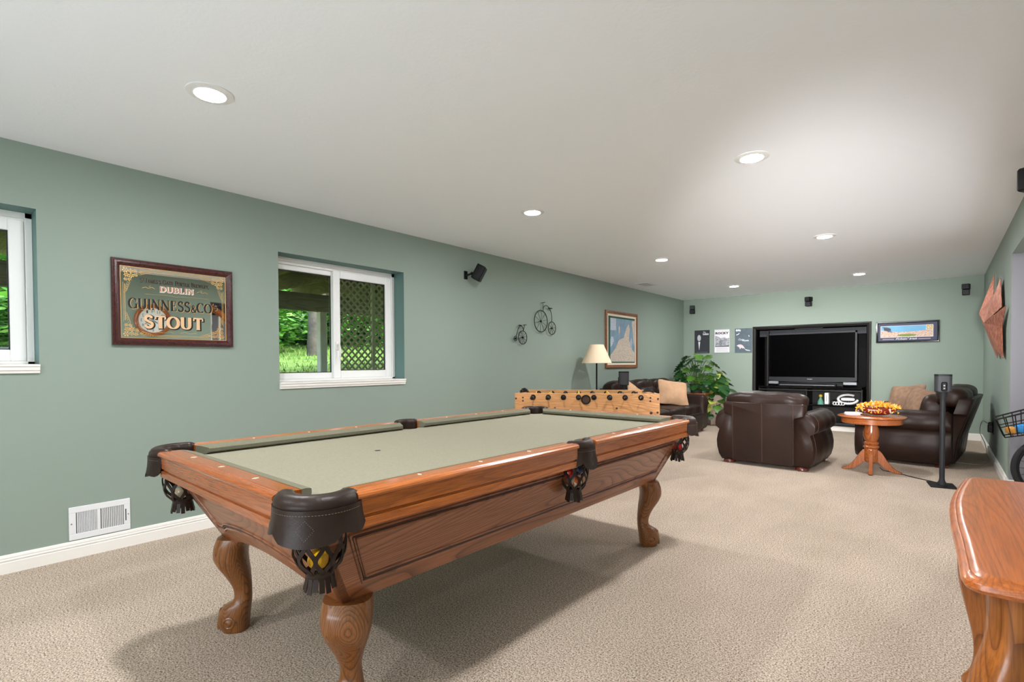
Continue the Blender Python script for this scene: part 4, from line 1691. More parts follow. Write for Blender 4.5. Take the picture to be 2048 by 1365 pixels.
for sx in (-1, 1):
    for sy in (-1, 1):
        bm = B()
        cx, cy = sx * .283, sy * .205
        fl = [(.0, 0, .016), (.028, .004, .013), (.052, .000, .011), (.004, .03, .013), (.03, .032, .015), (.056, .026, .011), (.0, .058, .010), (.022, .056, .010), (.08, .006, .008)]
        for (u, v, r) in fl:
            x, y = cx - sx * u, cy - sy * v
            for k in range(6):
                a = 2 * PI * k / 6 + u * 20
                ex, ey = x + r * .75 * math.cos(a), y + r * .75 * math.sin(a)
                pts = [(ex + r * .38 * math.cos(b) * math.cos(a) - r * .24 * math.sin(b) * math.sin(a), ey + r * .38 * math.cos(b) * math.sin(a) + r * .24 * math.sin(b) * math.cos(a)) for b in [2 * PI * j / 8 for j in range(8)]]
                prism(bm, pts, zz0, zz1, lambda u_, v_, w_: (u_, v_, w_))
            prism(bm, [(x + r * .22 * math.cos(2 * PI * j / 8), y + r * .22 * math.sin(2 * PI * j / 8)) for j in range(8)], zz0, zz1, lambda u_, v_, w_: (u_, v_, w_))
        for k in range(5):
            u0, v0 = .06 + .012 * k, .012 - .004 * k
            ribbon(bm, [(cx - sx * u, cy - sy * v) for u, v in [tuple(p[:2]) for p in spline([(u0, v0, 0), (u0 + .018, v0 + .012, 0), (u0 + .036, v0 - .002, 0), (u0 + .03, v0 - .008, 0)], 5)]], lambda t_: .0013, zz0, zz1)
            ribbon(bm, [(cx - sx * v, cy - sy * u) for u, v in [tuple(p[:2]) for p in spline([(u0, v0, 0), (u0 + .018, v0 + .012, 0), (u0 + .036, v0 - .002, 0), (u0 + .03, v0 - .008, 0)], 5)]], lambda t_: .0013, zz0, zz1)
        finish(bm, 'corner_flowers', M_gold, t, 0)

# ---- framed map
t = wall_thing('framed_map', 'wood-framed coastal map in a dark green mat above the left sofa', 'picture', (XL, 7.513, 1.548), 'left')
Wm, Hm = 1.075, .915
finish(frame_bm(Wm, Hm, [(0, 0), (0, .022), (.006, .028), (.022, .028), (.034, .020), (.052, .018), (.052, 0)]), 'frame', wood('walnut_frame', C(148, 92, 58), C(88, 48, 28), 'X', 4, 1.4, .35, .2), t, 25)
finish(frame_bm(Wm - .10, Hm - .10, [(0, 0), (0, .016), (.034, .014), (.034, 0)]), 'cream_liner', mat('cream_liner', C(232, 220, 196), .7), t, 0)
finish(plate(Wm - .16, Hm - .16, .004, .011), 'mat_board', mat('dark_green_mat', C(46, 88, 70), .85), t, 0)
finish(plate(.83, .70, .009, .0125, .03, -.005), 'map_sheet', mat('map_water', C(128, 156, 176), .7, var=.12, vscale=9), t, 0)


def speckle(name, a, b, c, sc=90):
    if name in _MC:
        return _MC[name]
    m_ = NT(name)
    f = m_.noise(m_.coord(), sc, 3, .7)
    m_.l(m_.ramp(f, [(.34, a), (.46, b), (.62, c)]), m_.b.inputs['Base Color'])
    m_.b.inputs['Roughness'].default_value = .7
    _MC[name] = m_.m
    return m_.m


M_land = speckle('map_land', C(110, 96, 92), C(206, 190, 172), C(224, 212, 196))
poly_part('map_land', [(.226, .279), (.15, .2), (.10, .126), (.06, .04), (-.10, -.0), (-.152, -.05), (-.2, -.12), (-.30, -.194), (-.385, -.25), (-.385, -.35), (.43, -.35), (.442, -.2), (.36, -.16), (.30, -.05), (.24, .0), (.25, .10), (.27, .2)], .0135, M_land, t)
poly_part('map_land', [(.442, -.1), (.40, -.02), (.39, .1), (.36, .2), (.34, .3), (.36, .335), (.442, .34)], .0135, M_land, t)
poly_part('map_land', [(-.12, .2), (-.09, .24), (-.07, .18), (-.09, .10), (-.11, .08)], .0135, M_land, t)
poly_part('map_land', [(.27, -.12), (.33, -.1), (.36, -.02), (.34, .05), (.29, .02)], .0138, speckle('map_lake', C(120, 140, 170), C(160, 176, 196), C(190, 196, 204)), t)
poly_part('map_inset', [(-.385, .15), (-.20, .15), (-.20, .342), (-.385, .342)], .0135, speckle('map_inset_ink', C(120, 120, 140), C(186, 200, 214), C(206, 214, 222)), t)
poly_part('map_inset', [(-.385, -.12), (-.34, -.1), (-.27, -.02), (-.30, .04), (-.35, .05), (-.385, 0)], .0135, speckle('map_inset_ink', C(120, 120, 140), C(186, 200, 214), C(206, 214, 222)), t)

# ---- posters
PW_, PH_ = .29, .457
M_thinblack = mat('thin_black_frame', C(36, 40, 44), .35)
M_slate = mat('poster_slate', C(84, 98, 108), .55, var=.15, vscale=14)
t = wall_thing('movie_poster', 'black movie poster with white title, first of the three left of the television', 'poster', (-3.629, YF, 1.590), 'far', 'movie posters left of the television niche')
finish(frame_bm(PW_, PH_, [(0, 0), (0, .014), (.008, .014), (.008, 0)]), 'frame', M_thinblack, t, 0)
finish(plate(PW_ - .012, PH_ - .012, .002, .008), 'print', mat('poster_black', C(46, 48, 56), .45), t, 0)
W_ = mat('poster_white', C(226, 228, 232), .6)
text_part('lettering', 'The', W_, t, (.045, .190), .05, .024, .0087, .01)
text_part('lettering', 'Godfather', W_, t, (.074, .152), .118, .042, .0087, .03)
# plain pale shapes stand in for the picture on this poster
poly_part('print_shape', [(-.075, .0), (-.036, .0), (-.056, -.172)], .0084, W_, t)
poly_part('print_shape', arc(-.058, .075, .036, .062, 0, 345, 16), .0084, mat('poster_pale_grey', C(190, 192, 198), .6), t)
finish(plate(.23, .004, .0083, .0087, 0, -.208), 'small_print', mat('poster_dim', C(150, 152, 158), .6), t, 0)

t = wall_thing('movie_poster', 'white movie poster titled ROCKY in dark letters, between the two dark posters', 'poster', (-3.244, YF, 1.593), 'far', 'movie posters left of the television niche')
finish(frame_bm(PW_, PH_, [(0, 0), (0, .014), (.006, .014), (.006, 0)]), 'frame', mat('silver_frame', C(206, 208, 212), .3, .6), t, 0)
finish(plate(PW_ - .010, PH_ - .010, .002, .008), 'print', mat('poster_paper', C(228, 226, 232), .55), t, 0)
text_part('lettering', 'ROCKY', M_ink, t, (0, .153), .25, .045, .0087, .045)
poly_part('print_shape', [(-.132, -.105), (.132, -.105), (.132, .06), (.09, .045), (.05, .07), (-.03, .055), (-.06, .08), (-.132, .11)], .0084, speckle('poster_photo_grey', C(96, 98, 108), C(150, 152, 160), C(186, 188, 194), 30), t)
poly_part('print_shape', [(-.132, -.112), (.132, -.112), (.132, -.088), (-.132, -.098)], .0088, mat('poster_dark_grey', C(74, 76, 84), .6), t)
poly_part('print_shape', [(-.07, -.075), (.075, -.085), (.06, .02), (-.04, .035)], .0087, speckle('poster_photo_dark', C(84, 86, 96), C(128, 130, 138), C(160, 162, 168), 40), t)
for k in range(5):
    finish(plate(.23 - .02 * (k % 2), .004, .0083, .0087, 0, -.135 - k * .018), 'small_print', mat('poster_dim_grey', C(172, 172, 178), .6), t, 0)

t = wall_thing('movie_poster', 'slate grey movie poster with a white script title, beside the niche frame', 'poster', (-2.851, YF, 1.591), 'far', 'movie posters left of the television niche')
finish(frame_bm(PW_ + .012, PH_, [(0, 0), (0, .013), (.005, .013), (.005, 0)]), 'frame', M_slate, t, 0)
finish(plate(PW_, PH_ - .010, .002, .008), 'print', M_slate, t, 0)
text_part('lettering', 'Casino', W_, t, (-.035, .020), .11, .036, .0087, .0, .5, -.08)
text_part('lettering', 'Royale', W_, t, (.035, -.004), .12, .042, .0087, .02, .4, -.05)
for (cx, cy, rx, ry) in ((-.12, .195, .02, .022), (-.085, .197, .013, .022), (-.06, .19, .01, .02)):
    poly_part('print_shape', arc(cx, cy, rx, ry, 0, 340, 10), .0085, W_, t)
poly_part('print_shape', [tuple(p[:2]) for p in spline([(-.132, .115, 0), (-.1, .125, 0), (-.07, .145, 0), (-.075, .13, 0), (-.1, .108, 0), (-.132, .105, 0)], 4)], .0085, W_, t)
poly_part('print_shape', [(.085, .105), (.105, .085), (.102, .06), (.095, .075)], .0085, W_, t)
poly_part('print_shape', [tuple(p[:2]) for p in spline([(-.125, -.095, 0), (-.08, -.075, 0), (-.03, -.08, 0), (.005, -.115, 0), (.03, -.16, 0), (.0, -.145, 0), (-.02, -.15, 0), (-.04, -.135, 0), (-.06, -.165, 0), (-.075, -.13, 0), (-.095, -.115, 0)], 4)], .0085, mat('poster_pinkish', C(214, 200, 204), .6), t)
poly_part('print_shape', [(.02, -.165), (.05, -.17), (.12, -.192), (.12, -.2), (.05, -.188)], .0085, W_, t)

# ---- stadium panorama
t = wall_thing('framed_panorama', 'black-framed stadium panorama in a navy mat right of the television', 'picture', (-.413, YF, 1.647), 'far')
finish(frame_bm(.79, .335, [(0, 0), (0, .022), (.005, .028), (.016, .026), (.026, .016), (.026, 0)]), 'frame', M_blackgloss, t, 25)
finish(plate(.745, .29, .003, .009), 'mat_board', mat('navy_mat', C(62, 64, 88), .6), t, 0)
finish(plate(.658, .186, .006, .0104, -.008, .008), 'white_fillet', mat('poster_paper', C(228, 226, 232), .55), t, 0)
finish(plate(.646, .174, .008, .011, -.008, .008), 'sky_print', mat('print_sky_blue', C(112, 176, 216), .6, var=.1, vscale=6), t, 0)
M_crowd = speckle('print_crowd', C(120, 80, 74), C(214, 176, 160), C(236, 216, 196), 120)
poly_part('crowd_print', [(-.331, -.079), (.315, -.079), (.315, .03), (.25, .02), (.1, .005), (-.1, .0), (-.2, .012), (-.25, .02), (-.331, .035)], .0115, M_crowd, t)
poly_part('field_print', [tuple(p) for p in arc(.0, -.052, .12, .02, 0, 345, 18)], .012, mat('print_field', C(122, 140, 62), .6), t)
poly_part('stand_print', [(-.30, .07), (-.262, .082), (-.205, .055), (-.2, .022), (-.25, .018), (-.29, .03)], .012, mat('print_stand', C(58, 66, 82), .6), t)
poly_part('stand_print', [(-.33, .08), (-.30, .088), (-.26, .084), (-.20, .06), (-.3, .072)], .0123, mat('print_stand2', C(90, 96, 110), .6), t)
poly_part('stand_print', [(-.25, .018), (-.2, .012), (-.17, -.004), (-.24, .004)], .0123, mat('print_stand', C(58, 66, 82), .6), t)
text_part('lettering', "Fightin' Irish", W_, t, (-.008, -.113), .27, .036, .0098, .02, .35)
for s, x in ((-1, -.235), (1, .215)):
    finish(plate(.15, .011, .0085, .0098, x, -.113), 'title_bar', mat('print_bar', C(176, 164, 176), .6), t, 0)
# interlocking monogram, N over D, in gold with a white edge
for grow, m_, z in ((.0045, W_, .0128), (0, mat('monogram_gold', C(206, 166, 72), .5), .0134)):
    bm = B()
    cx, cy, hh = .279, .062, .034
    wf = lambda t_: .0115
    ribbon(bm, [(cx - .026, cy - hh), (cx - .026, cy + hh)], wf, z - .0008, z, grow)
    ribbon(bm, [(cx + .020, cy - hh), (cx + .020, cy + hh)], wf, z - .0008, z, grow)
    ribbon(bm, [(cx - .026, cy + hh), (cx + .020, cy - hh)], wf, z - .0008, z + .0001, grow)
    ribbon(bm, [(cx - .042, cy + hh * .62), (cx + .016, cy + hh * .62), (cx + .036, cy + hh * .3), (cx + .036, cy - hh * .3), (cx + .016, cy - hh * .62), (cx - .042, cy - hh * .62)], lambda t_: .0105, z - .0006, z + .0002, grow)
    for sx in (-.026, .020):
        for sy in (-hh, hh):
            ribbon(bm, [(cx + sx - .012, cy + sy), (cx + sx + .012, cy + sy)], lambda t_: .007, z - .0008, z, grow)
    finish(bm, 'monogram', m_, t, 0)

# ---- wall clock (seen in the mirror)
t = wall_thing('wall_clock', 'round oak wall clock above the console table, reflected in the brewery mirror', 'clock', (XR, 2.19, 1.80), 'right')
bm = B()
lathe(bm, [(.172, .0), (.222, .0), (.224, .02), (.215, .036), (.20, .042), (.185, .036), (.178, .022), (.172, .02)], seg=56, ring=True)
finish(bm, 'case', M_ped, t, 40)
bm = B()
lathe(bm, [(0, .012), (.176, .012), (.176, .004)], seg=48)
finish(bm, 'dial', mat('clock_dial', C(238, 238, 236), .5), t, 0)
for k in range(12):
    a = PI / 2 - 2 * PI * (k + 1) / 12
    text_part('numeral', str(k + 1), M_ink, t, (.135 * math.cos(a), .135 * math.sin(a)), .018 if k < 9 else .034, .042, .0135)
bm = B()
ribbon(bm, [(0, 0), (-.055, -.04)], lambda t_: .009, .015, .017)
ribbon(bm, [(0, 0), (.10, -.055)], lambda t_: .006, .017, .019)
finish(bm, 'hands', M_ink, t, 0)

# ---- copper sculpture
t = thing('copper_wall_sculpture', 'folded copper star sculpture on the right wall above the loveseat', 'wall sculpture', (XR, 7.4, 1.70))
V = dict(T1=(.455, 7.94, 2.16), V=(.330, 7.9, 1.719), K=(.40, 7.5, 1.797), N=(.438, 7.7, 1.904), T2=(.452, 7.08, 2.006), S=(.452, 6.907, 1.705), Q=(.350, 7.4, 1.582), P=(.366, 7.5, 1.669), W=(.455, 6.53, 1.687), E=(.448, 6.8, 1.505),
         B1=(.455, 6.75, 1.20), B2=(.455, 7.38, 1.205), L=(.43, 7.8, 1.359), B3=(.45, 7.21, 1.268))
V = {k: Vector((v[0] - XR, v[1] - 7.4, v[2] - 1.70)) for k, v in V.items()}
M_cop = NT('patinated_copper')
_n = M_cop.noise(M_cop.coord(), 22, 4, .65)
M_cop.l(M_cop.ramp(_n, [(.3, C(140, 74, 52)), (.5, C(190, 112, 86)), (.7, C(214, 150, 120))]), M_cop.b.inputs['Base Color'])
M_cop.b.inputs['Metallic'].default_value = .55
M_cop.b.inputs['Roughness'].default_value = .48
for tri in (('T1', 'V', 'K', 'N'), ('N', 'K', 'P', 'Q', 'S', 'T2'), ('V', 'P', 'K'), ('Q', 'E', 'W'), ('V', 'Q', 'P'), ('Q', 'B1', 'E'), ('V', 'L', 'B2', 'B3', 'Q'), ('Q', 'B3', 'B1')):
    bm = B()
    pts = [V[k] for k in tri]
    nrm = Vector((0, 0, 0))
    for i in range(len(pts)):
        nrm += (pts[i] - pts[0]).cross(pts[(i + 1) % len(pts)] - pts[0])
    nrm.normalize()
    loft(bm, [[p + nrm * .002 for p in pts], [p - nrm * .002 for p in pts]])
    finish(bm, 'copper_facet', M_cop.m, t, 0)
bm = B()
cyl(bm, (-.005, 0, 0), (-.10, .05, -.05), .01, seg=8)
finish(bm, 'wall_mount', M_iron, t)

# ---- outlet with adapter on the right wall, cord
t = thing('wall_outlet', 'dark outlet plate with plugged adapters low on the right wall', 'outlet', (XR, 8.2, .40))
bm = B()
box2(bm, (-.006, -.10, -.08), (0, .10, .08), .003)
finish(bm, 'cover_plate', M_dgrey, t)
bm = B()
box2(bm, (-.05, -.075, -.06), (-.005, -.01, .03), .006)
box2(bm, (-.04, .02, -.02), (-.005, .07, .05), .006)
finish(bm, 'adapter', M_black, t)
for k in range(3):
    bm = B()
    box2(bm, (-.008, -.05 + k * .04, -.004), (-.0055, -.04 + k * .04, .02))
    finish(bm, 'socket', M_white, t, 0)


def cord(label, pts, r, m):
    bm = B()
    tube(bm, spline(pts, 8), r, 6)
    o = finish(bm, 'cord', m, None, 180)
    return tag(o, label, 'cord')


cord('thin grey cord hanging from the right wall outlet down to the carpet', [(XR - .03, 8.26, .42), (XR - .08, 8.45, .44), (XR - .10, 8.52, .3), (XR - .05, 8.5, .15), (XR - .045, 8.3, .03), (XR - .06, 8.0, .006), (XR - .15, 7.75, .006), (XR - .3, 7.78, .006), (.02, 7.9, .006)], .004, mat('grey_cord', C(150, 150, 146), .6))
cord('thin black cord on the carpet from the pedestal table to the speaker stand', [(-.50, 6.87, .005), (-.46, 6.72, .005), (-.36, 6.66, .005), (-.2, 6.50, .005), (-.1, 6.42, .005), (-.02, 6.36, .005)], .004, M_black)
# ---------------------------------------------------------------- television niche contents
t = thing('media_shelf', 'black low media shelf filling the bottom of the television niche', 'shelf', (-1.79, YF + .28, .145))
bm = B()
box2(bm, (-.80, -.30, .565), (.80, .28, .60), .006)
finish(bm, 'top', M_blackgloss, t)
for x in (-.79, -.02, .79):
    bm = B()
    box2(bm, (x - .015, -.25, .0), (x + .015, .26, .565), .003)
    finish(bm, 'upright', M_black, t)
for z in (.0, .27):
    bm = B()
    box2(bm, (-.79, -.25, z), (.79, .26, z + .02), .003)
    finish(bm, 'shelf_board', M_blackgloss, t)
bm = B()
box2(bm, (-.79, -.285, .525), (.79, -.262, .545), .002)
finish(bm, 'front_lip', M_darkframe, t)
bm = B()
box2(bm, (-.79, .24, .0), (.79, .262, .565))
finish(bm, 'back_panel', M_black, t, 0)

t = thing('television', 'large switched-off flat television with a black screen in the niche', 'television', (-1.77, YF + .24, .745))
bm = B()
box2(bm, (-.69, -.10, .075), (.69, .10, .965), .012)
finish(bm, 'cabinet', M_black, t)
bm = B()
# bezel frame
for q in (((-.695, -.135, .10), (-.663, -.10, .965)), ((.663, -.135, .10), (.695, -.10, .965)), ((-.695, -.135, .928), (.695, -.10, .965))):
    box2(bm, q[0], q[1], .004)
finish(bm, 'bezel', mat('tv_bezel', C(44, 45, 50), .4, spec=.3), t)
bm = B()
box2(bm, (-.664, -.125, .165), (.664, -.10, .93))
finish(bm, 'screen', mat('tv_screen', C(1, 1, 2), .3, spec=.03), t, 0)
bm = B()
prism(bm, [(-.695, .165), (-.695, .115), (-.5, .085), (0, .072), (.5, .085), (.695, .115), (.695, .165)], -.14, -.10, lambda u, v, w: (u, w, v))
lb = finish(bm, 'lower_bezel', mat('tv_lower', C(32, 33, 38), .4, spec=.3), t, 25)
text_part('brand_lettering', 'MITSUBISHI', mat('poster_paper', C(228, 226, 232), .55), lb, (0, 0), .075, .012, 0.0)
lb.children[0].rotation_euler = (PI / 2, 0, 0)
lb.children[0].location = (0, -.1425, .128)
for s in (-1, 1):
    bm = B()
    box2(bm, (s * .50, -.15, .035), (s * .695, -.10, .085), .006)
    finish(bm, 'speaker_panel', mat('tv_silver', C(150, 152, 158), .3, .4), t)
bm = B()
box2(bm, (-.5, -.09, .0), (.5, .1, .08), .01)
finish(bm, 'pedestal', M_black, t)

t = thing('soundbar', 'slim black soundbar with a silver strip below the television screen', 'soundbar', (-1.80, YF + .06, .745))
bm = B()
box2(bm, (-.46, -.045, 0), (.44, .035, .052), .008)
finish(bm, 'housing', M_black, t)
bm = B()
box2(bm, (-.43, -.048, .022), (.41, -.044, .030))
finish(bm, 'silver_strip', mat('tv_silver', C(150, 152, 158), .3, .4), t, 0)

t = thing('game_console', 'upright white game console on the media shelf', 'game console', (-1.50, YF + .10, .435))
bm = B()
box2(bm, (-.03, -.08, .012), (.03, .08, .21), .005)
finish(bm, 'body', M_white, t)
bm = B()
box2(bm, (-.004, -.0815, .06), (.002, -.079, .17))
finish(bm, 'disc_slot', M_dgrey, t, 0)
bm = B()
prism(bm, [(-.05, 0), (.05, 0), (.035, .014), (-.035, .014)], -.08, .08, lambda u, v, w: (u, w, v))
finish(bm, 'stand', M_dgrey, t)
t = thing('wheel_controller', 'white steering-wheel game controller lying on the media shelf', 'game controller', (-1.20, YF + .10, .435))
bm = B()
tube(bm, [(.14 * math.cos(a), .02 * math.sin(a), .105 + .075 * math.sin(a)) for a in [2 * PI * k / 32 + .9 for k in range(28)]], .020, 10)
finish(bm, 'rim', M_white, t, 60)
bm = B()
soft(bm, (0, 0, .105), (.20, .03, .055), 4, 5)
finish(bm, 'hub', M_white, t, 60)
for k, x in enumerate((-1.385, -1.345, -1.30, -1.262)):
    t = thing('game_remote', ['white game remote on the shelf, nearest the upright console', 'second white game remote from the upright console', 'third white game remote from the upright console', 'white game remote beside the steering wheel controller'][k], 'game controller', (x, YF + .04, .435), 0, 'white game remotes on the media shelf')
    bm = B()
    tube(bm, [(.021 * math.cos(2 * PI * j / 20), 0, .03 + .024 * math.sin(2 * PI * j / 20)) for j in range(20)], .009, 8, closed=True)
    finish(bm, 'shell', M_white, t, 60)
    bm = B()
    box2(bm, (-.012, -.008, .004), (.012, .01, .05), .004)
    finish(bm, 'body', M_dgrey, t)
t = thing('toy_figure', 'small yellow and green figure on the media shelf left of the console', 'toy', (-1.60, YF + .10, .435))
bm = B()
sphere(bm, (0, 0, .15), .028, 14, 10)
finish(bm, 'head', mat('toy_yellow', C(226, 190, 60), .5), t, 180)
bm = B()
lathe(bm, [(0, 0), (.05, 0), (.045, .05), (.02, .10), (.016, .13), (0, .13)], seg=16)
finish(bm, 'body', mat('toy_green', C(90, 150, 130), .5), t, 50)
t = thing('video_player', 'dark video player with buttons behind the game remotes', 'player', (-1.24, YF + .30, .435))
bm = B()
box2(bm, (-.22, -.12, 0), (.22, .12, .07), .005)
finish(bm, 'case', M_black, t)
bm = B()
for k in range(12):
    box2(bm, (-.2 + k * .033, -.123, .05), (-.185 + k * .033, -.119, .056))
finish(bm, 'button_row', M_chrome, t, 0)

# ---------------------------------------------------------------- pedestal table and what stands on it
TX, TY, TZ = -.560, 6.60, .600
t = thing('pedestal_table', 'round oak pedestal table with four curved feet beside the loveseat', 'table', (TX, TY, 0))
bm = B()
lathe(bm, [(0, .578), (.285, .578), (.300, .582), (.306, .588), (.303, .596), (.294, .600), (0, .600)], seg=64)
finish(bm, 'tabletop', M_pedtop, t, 40)
bm = B()
lathe(bm, [(.262, .578), (.272, .574), (.272, .524), (.262, .518), (.25, .518), (.25, .578)], seg=64, ring=True)
finish(bm, 'apron', M_pedtop, t, 40)
bm = B()
lathe(bm, [(0, .578), (.062, .578), (.066, .55), (.056, .535), (.058, .49), (.070, .44), (.072, .39), (.060, .34), (.050, .325), (.064, .318), (.070, .305), (.064, .292), (.056, .288), (.068, .28), (.074, .266), (.066, .252), (.058, .245), (.062, .235), (.062, .12), (.05, .10), (0, .10)], seg=40)
finish(bm, 'column', M_ped, t, 40)
for k in range(4):
    bm = B()
    up = bez((.045, .235), (.115, .245), (.125, .055), (.268, .012), 16)
    lo = bez((.045, .110), (.075, .10), (.12, .01), (.235, .0), 16)
    rings = []
    for (u0, z0), (u1, z1) in zip(up, lo):
        rings.append([Vector((u0, -.018, z0)), Vector((u0, .018, z0)), Vector((u1, .018, z1)), Vector((u1, -.018, z1))])
    loft(bm, rings)
    bmesh.ops.bevel(bm, geom=[e for e in bm.edges], offset=.003, segments=1, affect='EDGES')
    l_ = finish(bm, 'leg', M_ped, t, 40)
    l_.rotation_euler = (0, 0, k * PI / 2 + R(4))

t = thing('football_bowl', 'football-shaped brown snack bowl on the pedestal table, full of yellow flowers', 'bowl', (-.505, 6.585, TZ), R(-12))
bm = B()
rings = []
N = 28
for i in range(N + 1):
    s = -1 + 2 * i / N
    x = .178 * s
    r = .082 * max(0, 1 - abs(s) ** 2.1) ** .72 + .002
    rings.append([Vector((x, r * 1.15 * math.cos(a), .088 + r * 1.0 * math.sin(a))) for a in [PI + PI * k / 14 for k in range(15)]] + [Vector((x, r * 1.07 * math.cos(a), .088 + r * .92 * math.sin(a))) for a in [2 * PI - PI * k / 14 for k in range(15)]])
loft(bm, rings)
bw = finish(bm, 'shell', mat('football_brown', C(112, 34, 26), .28, bump=.15, bscale=400, bdist=.001), t, 50)
for s0 in (-.70, .70):
    bm = B()
    rings = []
    for s in (s0 - .035, s0 + .035):
        x = .178 * s
        r = .082 * max(0, 1 - abs(s) ** 2.1) ** .72 + .003
        rings.append([Vector((x, r * 1.15 * math.cos(a), .088 + r * math.sin(a))) for a in [PI + PI * k / 16 for k in range(17)]])
    loft(bm, rings, caps=False, closed=False)
    finish(bm, 'stripe', mat('football_white', C(226, 214, 196), .4), bw, 50)
bm = B()
for k in range(9):
    s = -.32 + .08 * k
    x = .178 * s
    r = .082 * max(0, 1 - abs(s) ** 2.1) ** .72 + .002
    tube(bm, [(x, r * 1.15 * math.cos(a), .088 + r * math.sin(a)) for a in (PI + .18, PI + .3, PI + .42)], .0025, 5)
tube(bm, [(.178 * s, (.082 * max(0, 1 - abs(s) ** 2.1) ** .72 + .002) * 1.15 * math.cos(PI + .3), .088 + (.082 * max(0, 1 - abs(s) ** 2.1) ** .72 + .002) * math.sin(PI + .3)) for s in (-.36, -.2, 0, .2, .36)], .0022, 5)
finish(bm, 'laces', mat('football_white', C(226, 214, 196), .4), bw, 60)
rnd = random.Random(11)
bm = B()
for k in range(620):
    s = rnd.uniform(-1, 1)
    x = .185 * s
    y = rnd.uniform(-1, 1) * .095 * (1 - abs(s) ** 2) ** .5
    z = .092 + (.055 * (1 - s * s) * (1 - (y / .1) ** 2)) * rnd.uniform(.5, 1)
    if rnd.random() < .08:     # spill over the rim
        y = -.098 * (1 - s * s) ** .5 - rnd.uniform(0, .012)
        z = rnd.uniform(.03, .09)
        x *= 1.08
    a, b = rnd.uniform(0, 2 * PI), rnd.uniform(-.9, 1.2)
    ln, w = rnd.uniform(.018, .036), rnd.uniform(.004, .008)
    d = Vector((math.cos(a) * math.cos(b), math.sin(a) * math.cos(b), math.sin(b)))
    n = d.orthogonal().normalized() * w
    p = Vector((x, y, z))
    q = d.cross(n).normalized() * .006
    quadp(bm, [p - n * .3, p + d * ln * .5 - n + q, p + d * ln, p + d * ln * .5 + n + q], rnd.choice((0, 0, 0, 1, 1, 2)))
o = finish(bm, 'silk_flowers', [mat('petal_yellow', C(238, 176, 44), .7), mat('petal_orange', C(220, 128, 30), .7), mat('petal_cream', C(236, 206, 150), .7)], None, 0, recalc=False)
o.location = (-.505, 6.585, TZ)
o.rotation_euler = (0, 0, R(-12))
tag(o, 'yellow and orange silk petals spilling over the football bowl', 'flowers', kind='stuff')
for k in range(2):
    bm = B()
    box(bm, (0, 0, .006), (.13, .10, .012), .001, rot=rotz(.2 * k))
    o = finish(bm, 'booklet', [mat('booklet_white', C(226, 222, 220), .6)], None, 0)
    o.location = (-.735 + .012 * k, 6.62, TZ + .0122 * k)
    o.rotation_euler = (0, 0, R(20))
    tag(o, ['lower white booklet on the pedestal table left of the bowl', 'upper white booklet on the pedestal table left of the bowl'][k], 'booklet', 'booklets on the pedestal table')

# ---------------------------------------------------------------- oak side table with monstera, tall planter
t = thing('side_table', 'oak side table behind the end of the left sofa under the plant', 'table', (-3.575, 9.50, 0))
bm = B()
box2(bm, (-.33, -.26, .588), (.33, .26, .612), .008)
finish(bm, 'tabletop', M_pedtop, t)
bm = B()
for q in (((-.29, -.22, .52), (.29, -.20, .588)), ((-.29, .20, .52), (.29, .22, .588)), ((-.29, -.22, .52), (-.27, .22, .588)), ((.27, -.22, .52), (.29, .22, .588))):
    box2(bm, q[0], q[1], .002)
finish(bm, 'apron', M_pedtop, t)
for sx in (-1, 1):
    for sy in (-1, 1):
        bm = B()
        box2(bm, (sx * .29 - .022, sy * .22 - .022, 0), (sx * .29 + .022, sy * .22 + .022, .588), .004)
        finish(bm, 'leg', M_ped, t)

M_leafA = mat('monstera_green', C(32, 76, 28), .4, var=.35, vscale=7)
M_leafB = mat('leaf_bright_green', C(72, 116, 34), .42, var=.3, vscale=8)
M_leafC = mat('leaf_yellow_green', C(176, 186, 84), .45, var=.2, vscale=8)
M_stem = mat('stem_green', C(84, 112, 52), .5)
M_soil = mat('potting_soil', C(46, 34, 26), 1.0)


def monstera_leaf():
    """big heart leaf with cut lobes, along +x, drooping"""
    bm = B()
    def pt(x, y):
        return Vector((x, y, .10 * x - .55 * x * x - .25 * y * y))
    nL = 6
    for s in (1, -1):
        mid = [(-.02 + .34 * i / 12, 0) for i in range(13)]
        edge = []
        for i in range(13):
            u = i / 12
            x = -.05 + .37 * u
            w = .145 * (math.sin(min(1, u * 1.25 + .14) * PI)) ** .7 if u < .95 else .012
            if 1 < i < 12 and i % 2 == 0:
                w *= .42
            edge.append((x - .03 * (1 - u) + .015 * (i % 2), s * w))
        me_ = [bm.verts.new(pt(*p)) for p in mid]
        ed_ = [bm.verts.new(pt(*p)) for p in edge]
        for i in range(12):
            bm.faces.new((me_[i], me_[i + 1], ed_[i + 1], ed_[i]) if s > 0 else (me_[i], ed_[i], ed_[i + 1], me_[i + 1]))
    bmesh.ops.remove_doubles(bm, verts=bm.verts[:], dist=1e-4)
    return bm


def heart_leaf():
    bm = B()
    pts = [(0, 0), (-.03, .05), (.0, .085), (.06, .095), (.12, .07), (.17, .03), (.20, 0)]
    def pt(x, y):
        return Vector((x, y, .05 * x - .9 * x * x + .6 * y * y))
    mid = [bm.verts.new(pt(a, 0)) for a in (0, .0301, .06, .09, .12, .17, .20)]
    for s in (1, -1):
        e = [bm.verts.new(pt(x, s * y)) if y else None for x, y in pts]
        prev = None
        for i in range(len(pts)):
            a = e[i] or mid[i]
            if prev is not None:
                vs_ = []
                for v in (mid[i - 1], mid[i], a, prev):
                    if v not in vs_:
                        vs_.append(v)
                if len(vs_) > 2:
                    bm.faces.new(vs_ if s > 0 else vs_[::-1])
            prev = a
    return bm


